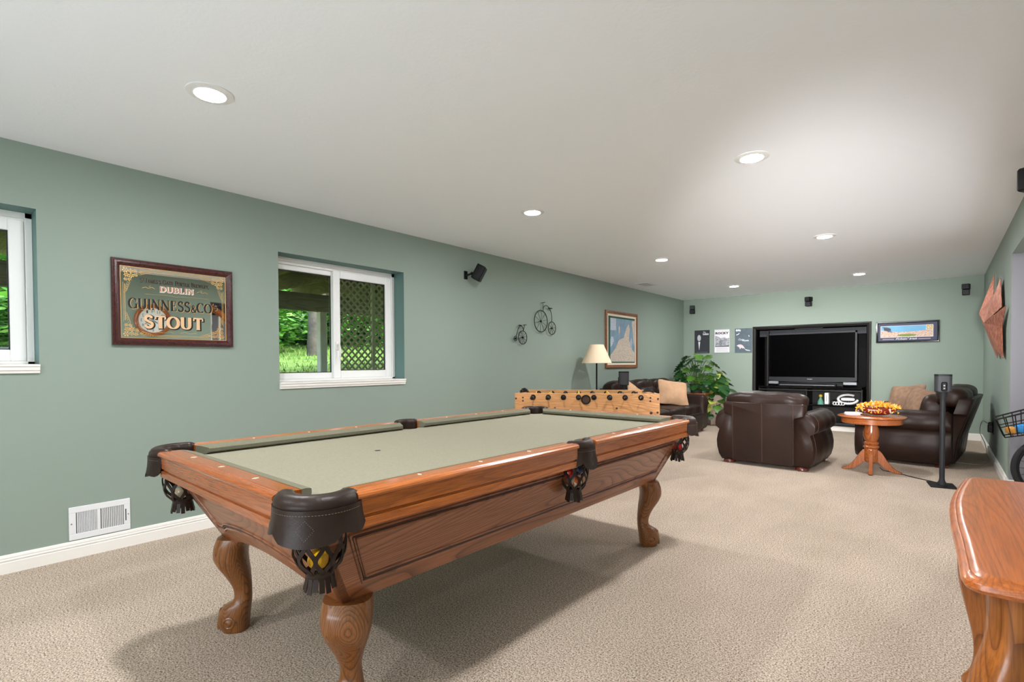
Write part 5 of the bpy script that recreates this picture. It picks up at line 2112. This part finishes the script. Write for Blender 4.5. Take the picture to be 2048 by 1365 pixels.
def leaf_obj(proto, parent, base, az, pitch, roll, sc, m):
    o = proto.copy()
    o.data = proto.data
    COL.objects.link(o)
    o.parent = parent
    o.location = base
    o.rotation_euler = (Matrix.Rotation(az, 3, 'Z') @ Matrix.Rotation(pitch, 3, 'Y') @ Matrix.Rotation(roll, 3, 'X')).to_euler()
    o.scale = (sc, sc, sc)
    return o


def leaf_protos(name, maker):
    o = []
    for m in (M_leafA, M_leafB, M_leafC):
        p = finish(maker(), name, m, None, 180, recalc=False)
        o.append(p)
    return o


def plant(name, label, loc, leaves, maker, pot, stem_r=.006):
    t = thing(name, label, 'plant', loc)
    pot(t)
    pr = leaf_protos('leaf', maker)
    bm = B()
    for (px, py, pz, sc, k, az) in leaves:
        p = Vector((px, py, pz))
        b0 = Vector((px * .12, py * .12, .02))
        tube(bm, bez(tuple(b0), (px * .2, py * .2, pz * .55), (px * .75, py * .75, pz * 1.02 + .02), tuple(p), 8), stem_r, 5)
        leaf_obj(pr[k], t, p, az, rnd.uniform(.25, .8), rnd.uniform(-.45, .45), sc, None)
    finish(bm, 'stems', M_stem, t, 60)
    for p in pr:
        bpy.data.objects.remove(p)
    return t


def dark_pot(t):
    bm = B()
    lathe(bm, [(0, 0), (.10, 0), (.125, .16), (.13, .165), (.12, .165), (.115, .15), (0, .15)], seg=28)
    finish(bm, 'pot', mat('dark_pot', C(54, 60, 48), .5), t, 40)


rnd = random.Random(5)
lv = []
# (x, y, z) of leaf base relative to the pot; camera looks from -y, +x side
spec = [(-.22, -.12, .52, 1.0, 0, 2.9), (-.16, -.18, .60, .9, 0, 3.6), (-.02, -.20, .62, 1.0, 0, 4.4), (.10, -.18, .60, .95, 0, 5.4), (-.28, -.10, .40, .95, 0, 3.2), (-.20, -.22, .36, 1.0, 0, 3.9),
        (.02, -.26, .30, .95, 1, 4.6), (-.06, -.28, .24, .9, 0, 4.2), (.14, -.22, .38, 1.0, 0, 5.6), (.20, -.10, .48, .95, 1, 6.0), (.22, -.06, .60, 1.05, 1, 5.9), (.30, .0, .56, 1.0, 1, .2),
        (.08, -.1, .70, .95, 1, 5.0), (.16, .02, .68, 1.0, 1, 5.6), (-.10, -.05, .64, .9, 0, 2.6), (-.30, .0, .30, .8, 0, 3.0), (-.16, -.24, .16, .8, 0, 3.8), (.08, -.30, .14, .85, 0, 4.9),
        (.24, -.22, .22, .9, 0, 5.7), (-.36, -.14, .28, .42, 2, 3.6), (.0, -.05, .5, .9, 0, 4.0), (.05, -.15, .45, .9, 0, 5.1), (-.08, -.18, .44, .9, 1, 4.4), (.30, -.12, .36, 1.0, 0, 6.1),
        (-.10, -.16, .10, .75, 0, 4.2), (.04, -.18, .10, .8, 0, 4.7), (.16, -.14, .12, .8, 0, 5.5), (-.2, -.1, .12, .75, 0, 3.5), (-.14, -.12, .28, .8, 0, 4.0), (.12, -.16, .26, .8, 1, 5.2), (-.26, -.16, .47, .8, 0, 3.4), (.0, -.1, .66, .8, 1, 4.6), (-.18, .0, .68, .8, 0, 2.8)]
spec = [(a_, b_, c_, d_ * .86, e_, f__) for a_, b_, c_, d_, e_, f__ in spec]
plant('monstera_plant', 'large split-leaf green houseplant in a dark pot on the oak side table', (-3.52, 9.55, .612), spec, monstera_leaf, dark_pot)


def stone_planter(t):
    bm = B()
    rings = []
    for w, z in ((.115, 0), (.14, .54), (.14, .56), (.125, .56), (.12, .50)):
        rings.append([Vector((w * a, w * b, z - .56)) for a, b in ((-1, -1), (1, -1), (1, 1), (-1, 1))])
    loft(bm, rings)
    p = finish(bm, 'planter_box', mat('pinkish_stone', C(190, 168, 156), .8, var=.12, vscale=9), t, 25)
    p.rotation_euler = (0, 0, R(33))
    bm = B()
    box2(bm, (-.118, -.118, -.06), (.118, .118, -.03))
    o_ = finish(bm, 'soil', M_soil, t, 0)
    o_.rotation_euler = (0, 0, R(33))


spec = []
for k in range(84):
    a = rnd.uniform(0, 2 * PI)
    if rnd.random() < .75:
        a = rnd.uniform(-2.4, .9)
    r = rnd.uniform(.06, .27)
    z = rnd.uniform(-.36, .40) if r > .15 else rnd.uniform(.05, .45)
    spec.append((r * math.cos(a), r * math.sin(a), z, rnd.uniform(.45, .9), rnd.choice((0, 0, 0, 0, 1, 1, 2)), a + rnd.uniform(-.5, .5)))
spec += [(.22, -.10, .12, 1.35, 0, -.1), (.18, -.2, .18, 1.2, 0, -.6), (-.10, -.22, -.02, .8, 2, -1.8), (.02, -.25, -.1, .8, 2, -1.4), (.1, -.22, -.2, .9, 1, -1.1), (.16, -.2, -.3, .9, 1, -.9)]
plant('trailing_plant', 'trailing heart-leaf plant in a tall pinkish stone planter beside the left sofa', (-3.255, 9.83, .565), spec, heart_leaf, stone_planter, .004)

# ---------------------------------------------------------------- console table on the right
t = thing('console_table', 'honey oak console table with a serpentine top and cabriole legs at the right edge', 'table', (.25, 1.92, 0))
out = [(.205, -.590), (-.15, -.590), (-.188, -.586), (-.209, -.562), (-.2145, -.535), (-.214, -.45)]
out = [(.215, -.59), (.05, -.594), (-.10, -.590), (-.155, -.590), (-.188, -.588), (-.206, -.574), (-.213, -.553), (-.2155, -.52), (-.2165, -.446), (-.220, -.302), (-.2255, -.15), (-.227, 0.0), (-.2255, .12), (-.215, .28), (-.200, .42), (-.185, .545), (-.176, .582), (-.150, .594), (.0, .594), (.215, .59)]
sm = [tuple(p[:2]) for p in spline([(a, b, 0) for a, b in out], 4)]


def inset(poly, d):
    n = len(poly)
    o = []
    for i in range(n):
        a, b = Vector((*poly[max(i - 1, 0)], 0)), Vector((*poly[min(i + 1, n - 1)], 0))
        tdir = (b - a).normalized()
        nn = Vector((tdir.y, -tdir.x, 0))
        q = Vector((*poly[i], 0)) + nn * d
        o.append((min(q.x, .215), q.y))
    return o


bm = B()
rings = []
for d, z in ((.012, .712), (.004, .714), (.0, .722), (.001, .732), (.006, .738), (.013, .741), (.016, .7405), (.019, .7425), (.026, .746), (.030, .7465)):
    pl = [(min(a_ * (1 - d / .22), .215) if a_ < .2 else .215, b_ * (1 - d / .6)) for a_, b_ in sm]
    rings.append([Vector((a, b, z)) for a, b in pl])
loft(bm, rings)
finish(bm, 'tabletop', M_desk, t, 30)
bm = B()
box2(bm, (-.135, -.53, .575), (-.115, .53, .712), .003)
finish(bm, 'apron', M_deskleg, t)
for s in (-1, 1):
    bm = B()
    box2(bm, (-.13, s * .535 - .01, .575), (.20, s * .535 + .01, .712), .003)
    finish(bm, 'apron', M_deskleg, t)
DL = [(.712, -.058, .030, .040), (.66, -.056, .030, .040), (.60, -.060, .030, .040), (.55, -.074, .028, .042), (.50, -.088, .026, .043), (.45, -.094, .022, .043), (.38, -.090, .012, .041), (.30, -.074, .004, .036), (.20, -.052, .004, .030), (.12, -.048, .0, .026), (.07, -.058, .0, .028), (.035, -.078, .0, .032), (.01, -.080, .0, .032), (0, -.070, -.005, .028)]
dl = None
for sx, sy, ang in ((-1, -1, R(26)), (-1, 1, R(-26)), (1, -1, PI), (1, 1, PI)):
    if dl is None:
        bm = B()
        rings = []
        P_ = [Vector(p) for p in [(a, b, c) for z, a, b, c in DL]]
        for (z, a, b, w) in DL:
            ring = []
            for k in range(20):
                an = 2 * PI * k / 20
                ca, sa = math.cos(an), math.sin(an)
                q = (abs(ca) ** 5 + abs(sa) ** 5) ** (-1 / 5)
                ring.append(Vector(((a + b) / 2 + (b - a) / 2 * ca * q, w * sa * q, z)))
            rings.append(ring)
        # smooth in z
        fine = []
        for i in range(len(rings) - 1):
            r0, r1, r2, r3 = rings[max(i - 1, 0)], rings[i], rings[i + 1], rings[min(i + 2, len(rings) - 1)]
            for k in range(3):
                tt = k / 3
                fine.append([.5 * ((2 * b) + (c - a) * tt + (2 * a - 5 * b + 4 * c - d) * tt * tt + (3 * b - a - 3 * c + d) * tt ** 3) for a, b, c, d in zip(r0, r1, r2, r3)])
        fine.append(rings[-1])
        loft(bm, fine)
        dl = finish(bm, 'leg', M_deskleg, t, 50)
        o = dl
    else:
        o = dl.copy()
        COL.objects.link(o)
    o.location = ((-.113 if sy < 0 else -.102) if sx < 0 else .140, sy * .500, 0)
    o.rotation_euler = (0, 0, ang)
    if sx > 0:
        o.scale = (.8, .8, 1)

# ---------------------------------------------------------------- bicycle in the opening
BX, BY = .742, 6.0
t = thing('bicycle', 'black bicycle with a wire front basket leaning in the opening at right', 'bicycle', (BX, BY, 0))
M_tyre = mat('tyre_rubber', C(26, 26, 27), .7)


def bike_wheel(cx, r=.264):
    bm = B()
    tube(bm, [(cx + r * math.cos(2 * PI * k / 56), 0, r + .012 + r * math.sin(2 * PI * k / 56)) for k in range(56)], .021, 10, closed=True)
    w = finish(bm, 'wheel', M_tyre, t, 60)
    bm = B()
    tube(bm, [(cx + (r - .024) * math.cos(2 * PI * k / 56), 0, r + .012 + (r - .024) * math.sin(2 * PI * k / 56)) for k in range(56)], .011, 8, closed=True)
    finish(bm, 'rim', M_black, w, 60)
    for k in range(24):
        bm = B()
        a = 2 * PI * k / 24
        s = .02 if k % 2 else -.02
        cyl(bm, (cx + .02 * math.cos(a + .5), s, r + .012 + .02 * math.sin(a + .5)), (cx + (r - .024) * math.cos(a), 0, r + .012 + (r - .024) * math.sin(a)), .0018, seg=4)
        finish(bm, 'spoke', M_iron, w, 0)
    bm = B()
    cyl(bm, (cx, -.035, r + .012), (cx, .035, r + .012), .022, seg=12)
    finish(bm, 'hub', M_iron, w)


WX = 0.0
bike_wheel(WX)
bike_wheel(WX + 1.05)
M_frame = mat('bike_frame_black', C(18, 18, 20), .25, coat=.5)
bm = B()
hz = .276
cyl(bm, (WX + .20, 0, .98), (WX + .155, 0, .70), .018, seg=12)
tube(bm, [(WX + .17, 0, .76), (WX + .45, 0, .52), (WX + .58, 0, .30)], .019, 10)
tube(bm, [(WX + .16, 0, .70), (WX + .40, 0, .42), (WX + .58, 0, .28)], .019, 10)
cyl(bm, (WX + .58, 0, .28), (WX + .70, 0, .82), .016, seg=12)
for s in (-1, 1):
    cyl(bm, (WX + .58, s * .03, .29), (WX + 1.05, s * .05, hz), .010, seg=8)
    cyl(bm, (WX + .66, s * .02, .66), (WX + 1.05, s * .05, hz), .009, seg=8)
finish(bm, 'frame', M_frame, t, 50)
bm = B()
for s in (-1, 1):
    tube(bm, [(WX, s * .05, hz), (WX + .06, s * .05, .55), (WX + .13, s * .045, .68)], .012, 8)
cyl(bm, (WX + .13, -.05, .68), (WX + .13, .05, .68), .016, seg=8)
finish(bm, 'fork', M_frame, t, 50)
bm = B()
cyl(bm, (WX + .20, 0, .96), (WX + .19, 0, 1.02), .014, seg=10)
tube(bm, spline([(WX + .36, -.30, .99), (WX + .24, -.24, 1.02), (WX + .19, 0, 1.02), (WX + .24, .24, 1.02), (WX + .36, .30, .99)], 6), .012, 8)
hb = finish(bm, 'handlebar', M_frame, t, 50)
for s in (-1, 1):
    bm = B()
    cyl(bm, (WX + .38, s * .31, .985), (WX + .29, s * .265, 1.01), .017, seg=10)
    finish(bm, 'grip', mat('grip_tan', C(176, 120, 66), .6), hb)
bm = B()
soft(bm, (WX + .74, 0, .86), (.26, .17, .07), 3, 6)
finish(bm, 'saddle', M_black, t, 60)
bm = B()
lathe(bm, [(.0, -.012), (.085, -.012), (.085, .012), (0, .012)], (WX + .58, 0, .28), 24, M=Matrix.Rotation(PI / 2, 4, 'X'))
for s in (-1, 1):
    tube(bm, [(WX + .58, s * .05, .28), (WX + .58 + s * .12, s * .07, .28 - s * .11), (WX + .58 + s * .12, s * .16, .28 - s * .11)], .011, 8)
finish(bm, 'crankset', M_iron, t, 40)
bm = B()
top = [(-.382, -.13, .68), (.01, -.13, .84), (.01, .13, .84), (-.382, .13, .68)]
bot = [(-.325, -.09, .53), (-.06, -.09, .60), (-.06, .09, .60), (-.325, .09, .53)]
tube(bm, top, .0065, 6, closed=True)
tube(bm, bot, .005, 6, closed=True)
tube(bm, [tuple(.55 * p + .45 * q for p, q in zip(a_, b_)) for a_, b_ in zip(top, bot)], .004, 6, closed=True)


def lerp(a, b, t_):
    return tuple(a[i] + (b[i] - a[i]) * t_ for i in range(3))


for i in range(4):
    n = 7 if i % 2 == 0 else 5
    for k in range(n + 1):
        cyl(bm, lerp(top[i], top[(i + 1) % 4], k / n), lerp(bot[i], bot[(i + 1) % 4], k / n), .0042, seg=5)
for k in range(6):
    cyl(bm, lerp(bot[0], bot[1], k / 5), lerp(bot[3], bot[2], k / 5), .003, seg=5)
tube(bm, [(WX - .1, 0, .60), (WX + .04, 0, .68), (WX + .15, 0, .74)], .008, 6)
bs = finish(bm, 'basket', M_iron, t, 40)
bm = B()
cyl(bm, lerp(top[0], top[1], .58), lerp(top[0], top[1], .82), .014, seg=12)
finish(bm, 'wooden_handle', mat('basket_wood', C(190, 126, 66), .5), bs)
bm = B()
soft(bm, (BX - .21, BY - .03, .61), (.11, .10, .075), 4, 5, wob=.006, wscale=20)
o = finish(bm, 'snack_packet', mat('packet_blue', C(48, 146, 214), .35), None, 60)
tag(o, 'bright blue packet lying in the bicycle basket', 'packet')
bm = B()
soft(bm, (BX - .285, BY - .02, .59), (.05, .10, .06), 4, 5, rot=R(20))
o = finish(bm, 'snack_packet', mat('packet_orange', C(210, 142, 54), .4), None, 60)
tag(o, 'orange packet beside the blue one in the bicycle basket', 'packet')

# ---------------------------------------------------------------- stair railing and dark picture (seen in the mirror)
t = thing('stair_railing', 'white balusters under an oak handrail at the stairs, seen in the mirror', 'railing', (XR + .14, 2.93, 0))
rz_ = lambda y: 2.11 - .78 * y
tube(bm := B(), [(0, .02, rz_(.02)), (0, 2.2, rz_(2.2))], .03, 8, flat=(.05, .035))
finish(bm, 'handrail', M_pedtop, t, 50)
for k in range(17):
    y = .05 + k * .122
    zt_ = rz_(y) - .03
    zb_ = max(0.0, zt_ - .95)
    h = zt_ - zb_
    bm = B()
    lathe(bm, [(.016, zb_), (.016, zb_ + h * .2), (.012, zb_ + h * .22), (.022, zb_ + h * .26), (.014, zb_ + h * .3), (.017, zb_ + h * .5), (.010, zb_ + h * .72), (.018, zb_ + h * .76), (.016, zb_ + h * .8), (.016, zt_)], (0, y, 0), 12)
    finish(bm, 'baluster', M_trim, t, 40)
tube(bm := B(), [(0, .02, rz_(.02) - .99), (0, 1.45, rz_(1.45) - .97)], .03, 8, flat=(.05, .02))
finish(bm, 'stringer', M_trim, t, 50)
t = wall_thing('dark_picture', 'dark framed picture on the grey stair wall', 'picture', (XS, 3.62, 2.24), 'right')
finish(frame_bm(.42, .3, [(0, 0), (0, .02), (.02, .02), (.03, .01), (.03, 0)]), 'frame', M_black, t, 0)
finish(plate(.38, .26, .001, .009), 'print', speckle('dark_print', C(20, 22, 30), C(44, 50, 62), C(90, 96, 110), 12), t, 0)
# ---------------------------------------------------------------- outdoors beyond the windows
M_deckwood = wood('weathered_deck_wood', C(150, 132, 104), C(92, 78, 56), 'X', 5, 1.0, .8, 0, .5, .1)
M_beam = wood('grey_beam', C(158, 152, 140), C(104, 98, 88), 'Y', 5, 1.0, .8, 0, .5, .1)
t = thing('deck', 'weathered timber deck overhead outside the windows', 'deck', (-5.5, 2.5, 2.6))
for k in range(26):
    bm = B()
    box(bm, (-2.5 + k * .145, 0, -.155), (.139, 9.5, .03), 0)
    finish(bm, 'plank', M_deckwood, t, 0)
for k in range(16):
    bm = B()
    box(bm, (-.72, -4.5 + k * .6, -.27), (3.65, .04, .19), .003)
    finish(bm, 'joist', M_deckwood, t, 0)
bm = B()
box(bm, (-1.5, 0, -.53), (.09, 9.5, .25), .006)
finish(bm, 'beam', M_beam, t, 0)
bm = B()
box(bm, (-.75, 1.35, -.42), (.04, 2.4, .10), .003, rot=rotz(R(48)))
finish(bm, 'brace', M_deckwood, t, 0)
t = thing('deck_post', 'pale square deck post outside the centre window', 'post', (-6.98, 3.91, .6))
bm = B()
box2(bm, (-.055, -.055, 0), (.055, .055, 1.345), .008)
finish(bm, 'shaft', mat('pale_post', C(214, 208, 196), .8, var=.1, vscale=6), t)
bm = B()
box2(bm, (-.085, -.085, 0), (.085, .085, .10), .006)
finish(bm, 'base_block', M_beam, t)

t = thing('lattice_screen', 'pale diamond lattice screen outside the right sash of the centre window', 'screen', (-5.35, 4.10, .75))
M_lat = mat('pale_lattice', C(226, 224, 188), .8, var=.1, vscale=8)
bm = B()
LWd, LHt = 1.9, 1.42
pit = .088
for sgn in (1, -1):
    k = -int(LHt / pit) - 1
    while k * pit < LWd + .1:
        y0, z0, y1, z1 = (k * pit, 0, k * pit + LHt, LHt) if sgn > 0 else (k * pit, LHt, k * pit + LHt, 0)
        a, b = max(0, y0), min(LWd, y1)
        if a < b:
            fz = lambda y: z0 + (z1 - z0) * (y - y0) / (y1 - y0)
            p, q = Vector((0.006 * sgn, a - LWd / 2, fz(a))), Vector((.006 * sgn, b - LWd / 2, fz(b)))
            d = (q - p).normalized()
            n = Vector((0, -d.z, d.y)) * .0105
            h = Vector((.004, 0, 0))
            loft(bm, [[p + n + h, p - n + h, p - n - h, p + n - h], [q + n + h, q - n + h, q - n - h, q + n - h]])
        k += 1
o = finish(bm, 'lattice_strips', M_lat, t, 0)
o['kind'] = 'stuff'
for q in (((-.02, -LWd / 2 - .05, -.03), (.02, -LWd / 2, LHt + .03)), ((-.02, -.45, -.03), (.02, -.41, LHt + .03)), ((-.02, LWd / 2, -.03), (.02, LWd / 2 + .05, LHt + .03))):
    bm = B()
    box2(bm, q[0], q[1], .003)
    finish(bm, 'frame_post', M_lat, t, 0)

# sloping lawn
rnd = random.Random(21)


def ground_z(x, y):
    d = -x - 4.3
    return .78 + .05 * min(d, 3) + max(0, d - 2.2) * .085 + .05 * math.sin(y * .7 + x * .4) + max(0, y - 4) * .045 + max(0, d - 11) * .3


bm = B()
nx, ny = 26, 30
gv = [[bm.verts.new((-4.26 - 26 * i / nx, -14 + 44 * j / ny, ground_z(-4.26 - 26 * i / nx, -14 + 44 * j / ny))) for j in range(ny + 1)] for i in range(nx + 1)]
for i in range(nx):
    for j in range(ny):
        bm.faces.new((gv[i][j], gv[i + 1][j], gv[i + 1][j + 1], gv[i][j + 1]))
M_lawn = mat('lawn_green', C(132, 158, 66), .95, var=.35, vscale=5)
o = finish(bm, 'lawn', M_lawn, None, 180)
tag(o, 'sunlit sloping lawn outside the windows', kind='structure')
bm = B()
for k in range(9000):
    x = -rnd.uniform(6.6, 14)
    y = rnd.uniform(-1.0, 12)
    z = ground_z(x, y)
    a = rnd.uniform(0, PI)
    h = rnd.uniform(.04, .11)
    w = .012
    dx, dy = math.cos(a) * w, math.sin(a) * w
    f = bm.faces.new([bm.verts.new(p) for p in ((x - dx, y - dy, z), (x + dx, y + dy, z), (x + rnd.uniform(-.04, .04), y + rnd.uniform(-.04, .04), z + h))])
    f.material_index = 0 if rnd.random() < .6 else 1
o = finish(bm, 'lawn_grass', [mat('grass_blade', C(150, 178, 72), .9), mat('grass_blade_dark', C(96, 130, 52), .9)], None, 0, recalc=False)
tag(o, 'bright green grass blades on the lawn', 'grass', kind='stuff')
bm = B()
pa = [(-10.2, -3), (-10.6, 1), (-10.9, 3.5), (-11.1, 4.6)]
for (x0, y0), (x1, y1) in zip(pa[:-1], pa[1:]):
    quadp(bm, [(x0, y0, ground_z(x0, y0) + .05), (x0 - 1.1, y0, ground_z(x0 - 1.1, y0) + .07), (x1 - 1.1, y1, ground_z(x1 - 1.1, y1) + .07), (x1, y1, ground_z(x1, y1) + .05)])
o = finish(bm, 'path', mat('path_grey', C(176, 170, 164), .9), None, 0)
tag(o, 'pale gravel path along the top of the lawn', kind='structure')

M_bark = mat('tree_bark', C(96, 84, 68), .95, var=.3, vscale=6, bump=.5, bscale=18, bdist=.03)
LG = [mat('leaf_%s' % n, c, .75) for n, c in (('deep', C(52, 96, 34)), ('mid', C(92, 150, 52)), ('light', C(140, 192, 80)))]


def foliage(bm, c, rad, n, size):
    c = Vector(c)
    for k in range(n):
        while True:
            p = Vector((rnd.uniform(-1, 1), rnd.uniform(-1, 1), rnd.uniform(-1, 1)))
            if .25 < p.length < 1:
                break
        q = c + Vector((p.x * rad[0], p.y * rad[1], p.z * rad[2]))
        a = rnd.uniform(0, 2 * PI)
        d = Vector((math.cos(a), math.sin(a), rnd.uniform(-.5, .5))).normalized()
        s = size * rnd.uniform(.6, 1.3)
        n_ = d.cross(Vector((rnd.uniform(-.4, .4), rnd.uniform(-.4, .4), 1))).normalized()
        f = bm.faces.new([bm.verts.new(v) for v in (q, q + d * s * .5 + n_ * s * .3, q + d * s, q + d * s * .5 - n_ * s * .3)])
        f.material_index = rnd.choice((0, 1, 1, 2, 2))


def tree(name, label, x, y, h, r, clusters, trunk_r, n=700, size=.22):
    z = ground_z(x, y)
    t = thing(name, label, 'tree' if trunk_r else 'shrub', (x, y, z - .05))
    if trunk_r:
        bm = B()
        tube(bm, spline([(0, 0, 0), (.03, .05, h * .3), (-.04, .02, h * .65), (.02, .06, h)], 5), [trunk_r * (1 - .5 * i / 15) for i in range(16)], 10)
        finish(bm, 'trunk', M_bark, t, 60)
    bm = B()
    for (cx, cy, cz, rr) in clusters:
        foliage(bm, (cx * r, cy * r, cz * h), (rr * r, rr * r, rr * r * .8), n, size)
    f = finish(bm, 'foliage', LG, t, 0, recalc=False)
    f['kind'] = 'stuff'


tree('tree', 'bare-trunked tree seen through the left sash of the centre window', -10.9, 5.87, 6.5, 2.4, [(0, 0, 1.0, 1), (.6, -.6, .85, .7), (-.6, .5, .9, .7)], .13, 500, .34)
tree('tree', 'slender tree close behind the white post outside the centre window', -12.6, 7.07, 6.5, 2.2, [(0, 0, .9, 1), (.3, .6, .7, .7)], .08, 400, .3)
shr = [(-15.5, 1.0), (-15.8, 3.4), (-16, 5.6), (-15.2, 7.9), (-15.6, 10.2), (-15, 12.6), (-15.6, -1.4), (-15, -3.8), (-13.6, 9.6), (-14, 14.6)]
for k, (x, y) in enumerate(shr):
    tree('shrub', ['broad leafy shrub beyond the lawn, behind the path', 'tall leafy shrub beyond the gravel path', 'dense green shrub behind the bare tree trunk', 'leafy shrub beyond the trunk, behind the lattice', 'green shrub far beyond the lattice screen', 'shrub at the back behind the lattice, further off',
                   'leafy shrub outside the window at far left', 'green shrub beyond the far left window', 'low bright shrub at the lawn edge behind the lattice', 'leafy shrub at the back of the lawn, last in the row'][k], x, y, 4.2, 1.7,
         [(0, 0, .28, 1.0), (.3, .4, .62, .95), (-.2, -.5, .65, .9), (0, .1, .95, .9), (.2, -.2, 1.25, .8)], 0, 1300, .36)

for k, (x, y) in enumerate([(-12.4, 2.6), (-12.2, 4.3), (-12.6, 5.2), (-12.3, 8.4), (-12.0, 10.3), (-12.2, .6)]):
    tree('shrub', ['low bright shrub past the path, at the left edge of the left sash', 'low leafy shrub past the path, left of the bare trunk', 'low leafy shrub right behind the bare trunk', 'low shrub glimpsed through the lattice holes, nearer than the tall ones',
                   'low shrub at the far end of the lattice view', 'low shrub past the path outside the far left window'][k], x, y, 1.9, 1.15, [(0, 0, .3, 1.0), (.4, .4, .5, .8), (-.4, -.5, .5, .85), (0, .1, .85, .8)], 0, 900, .2)
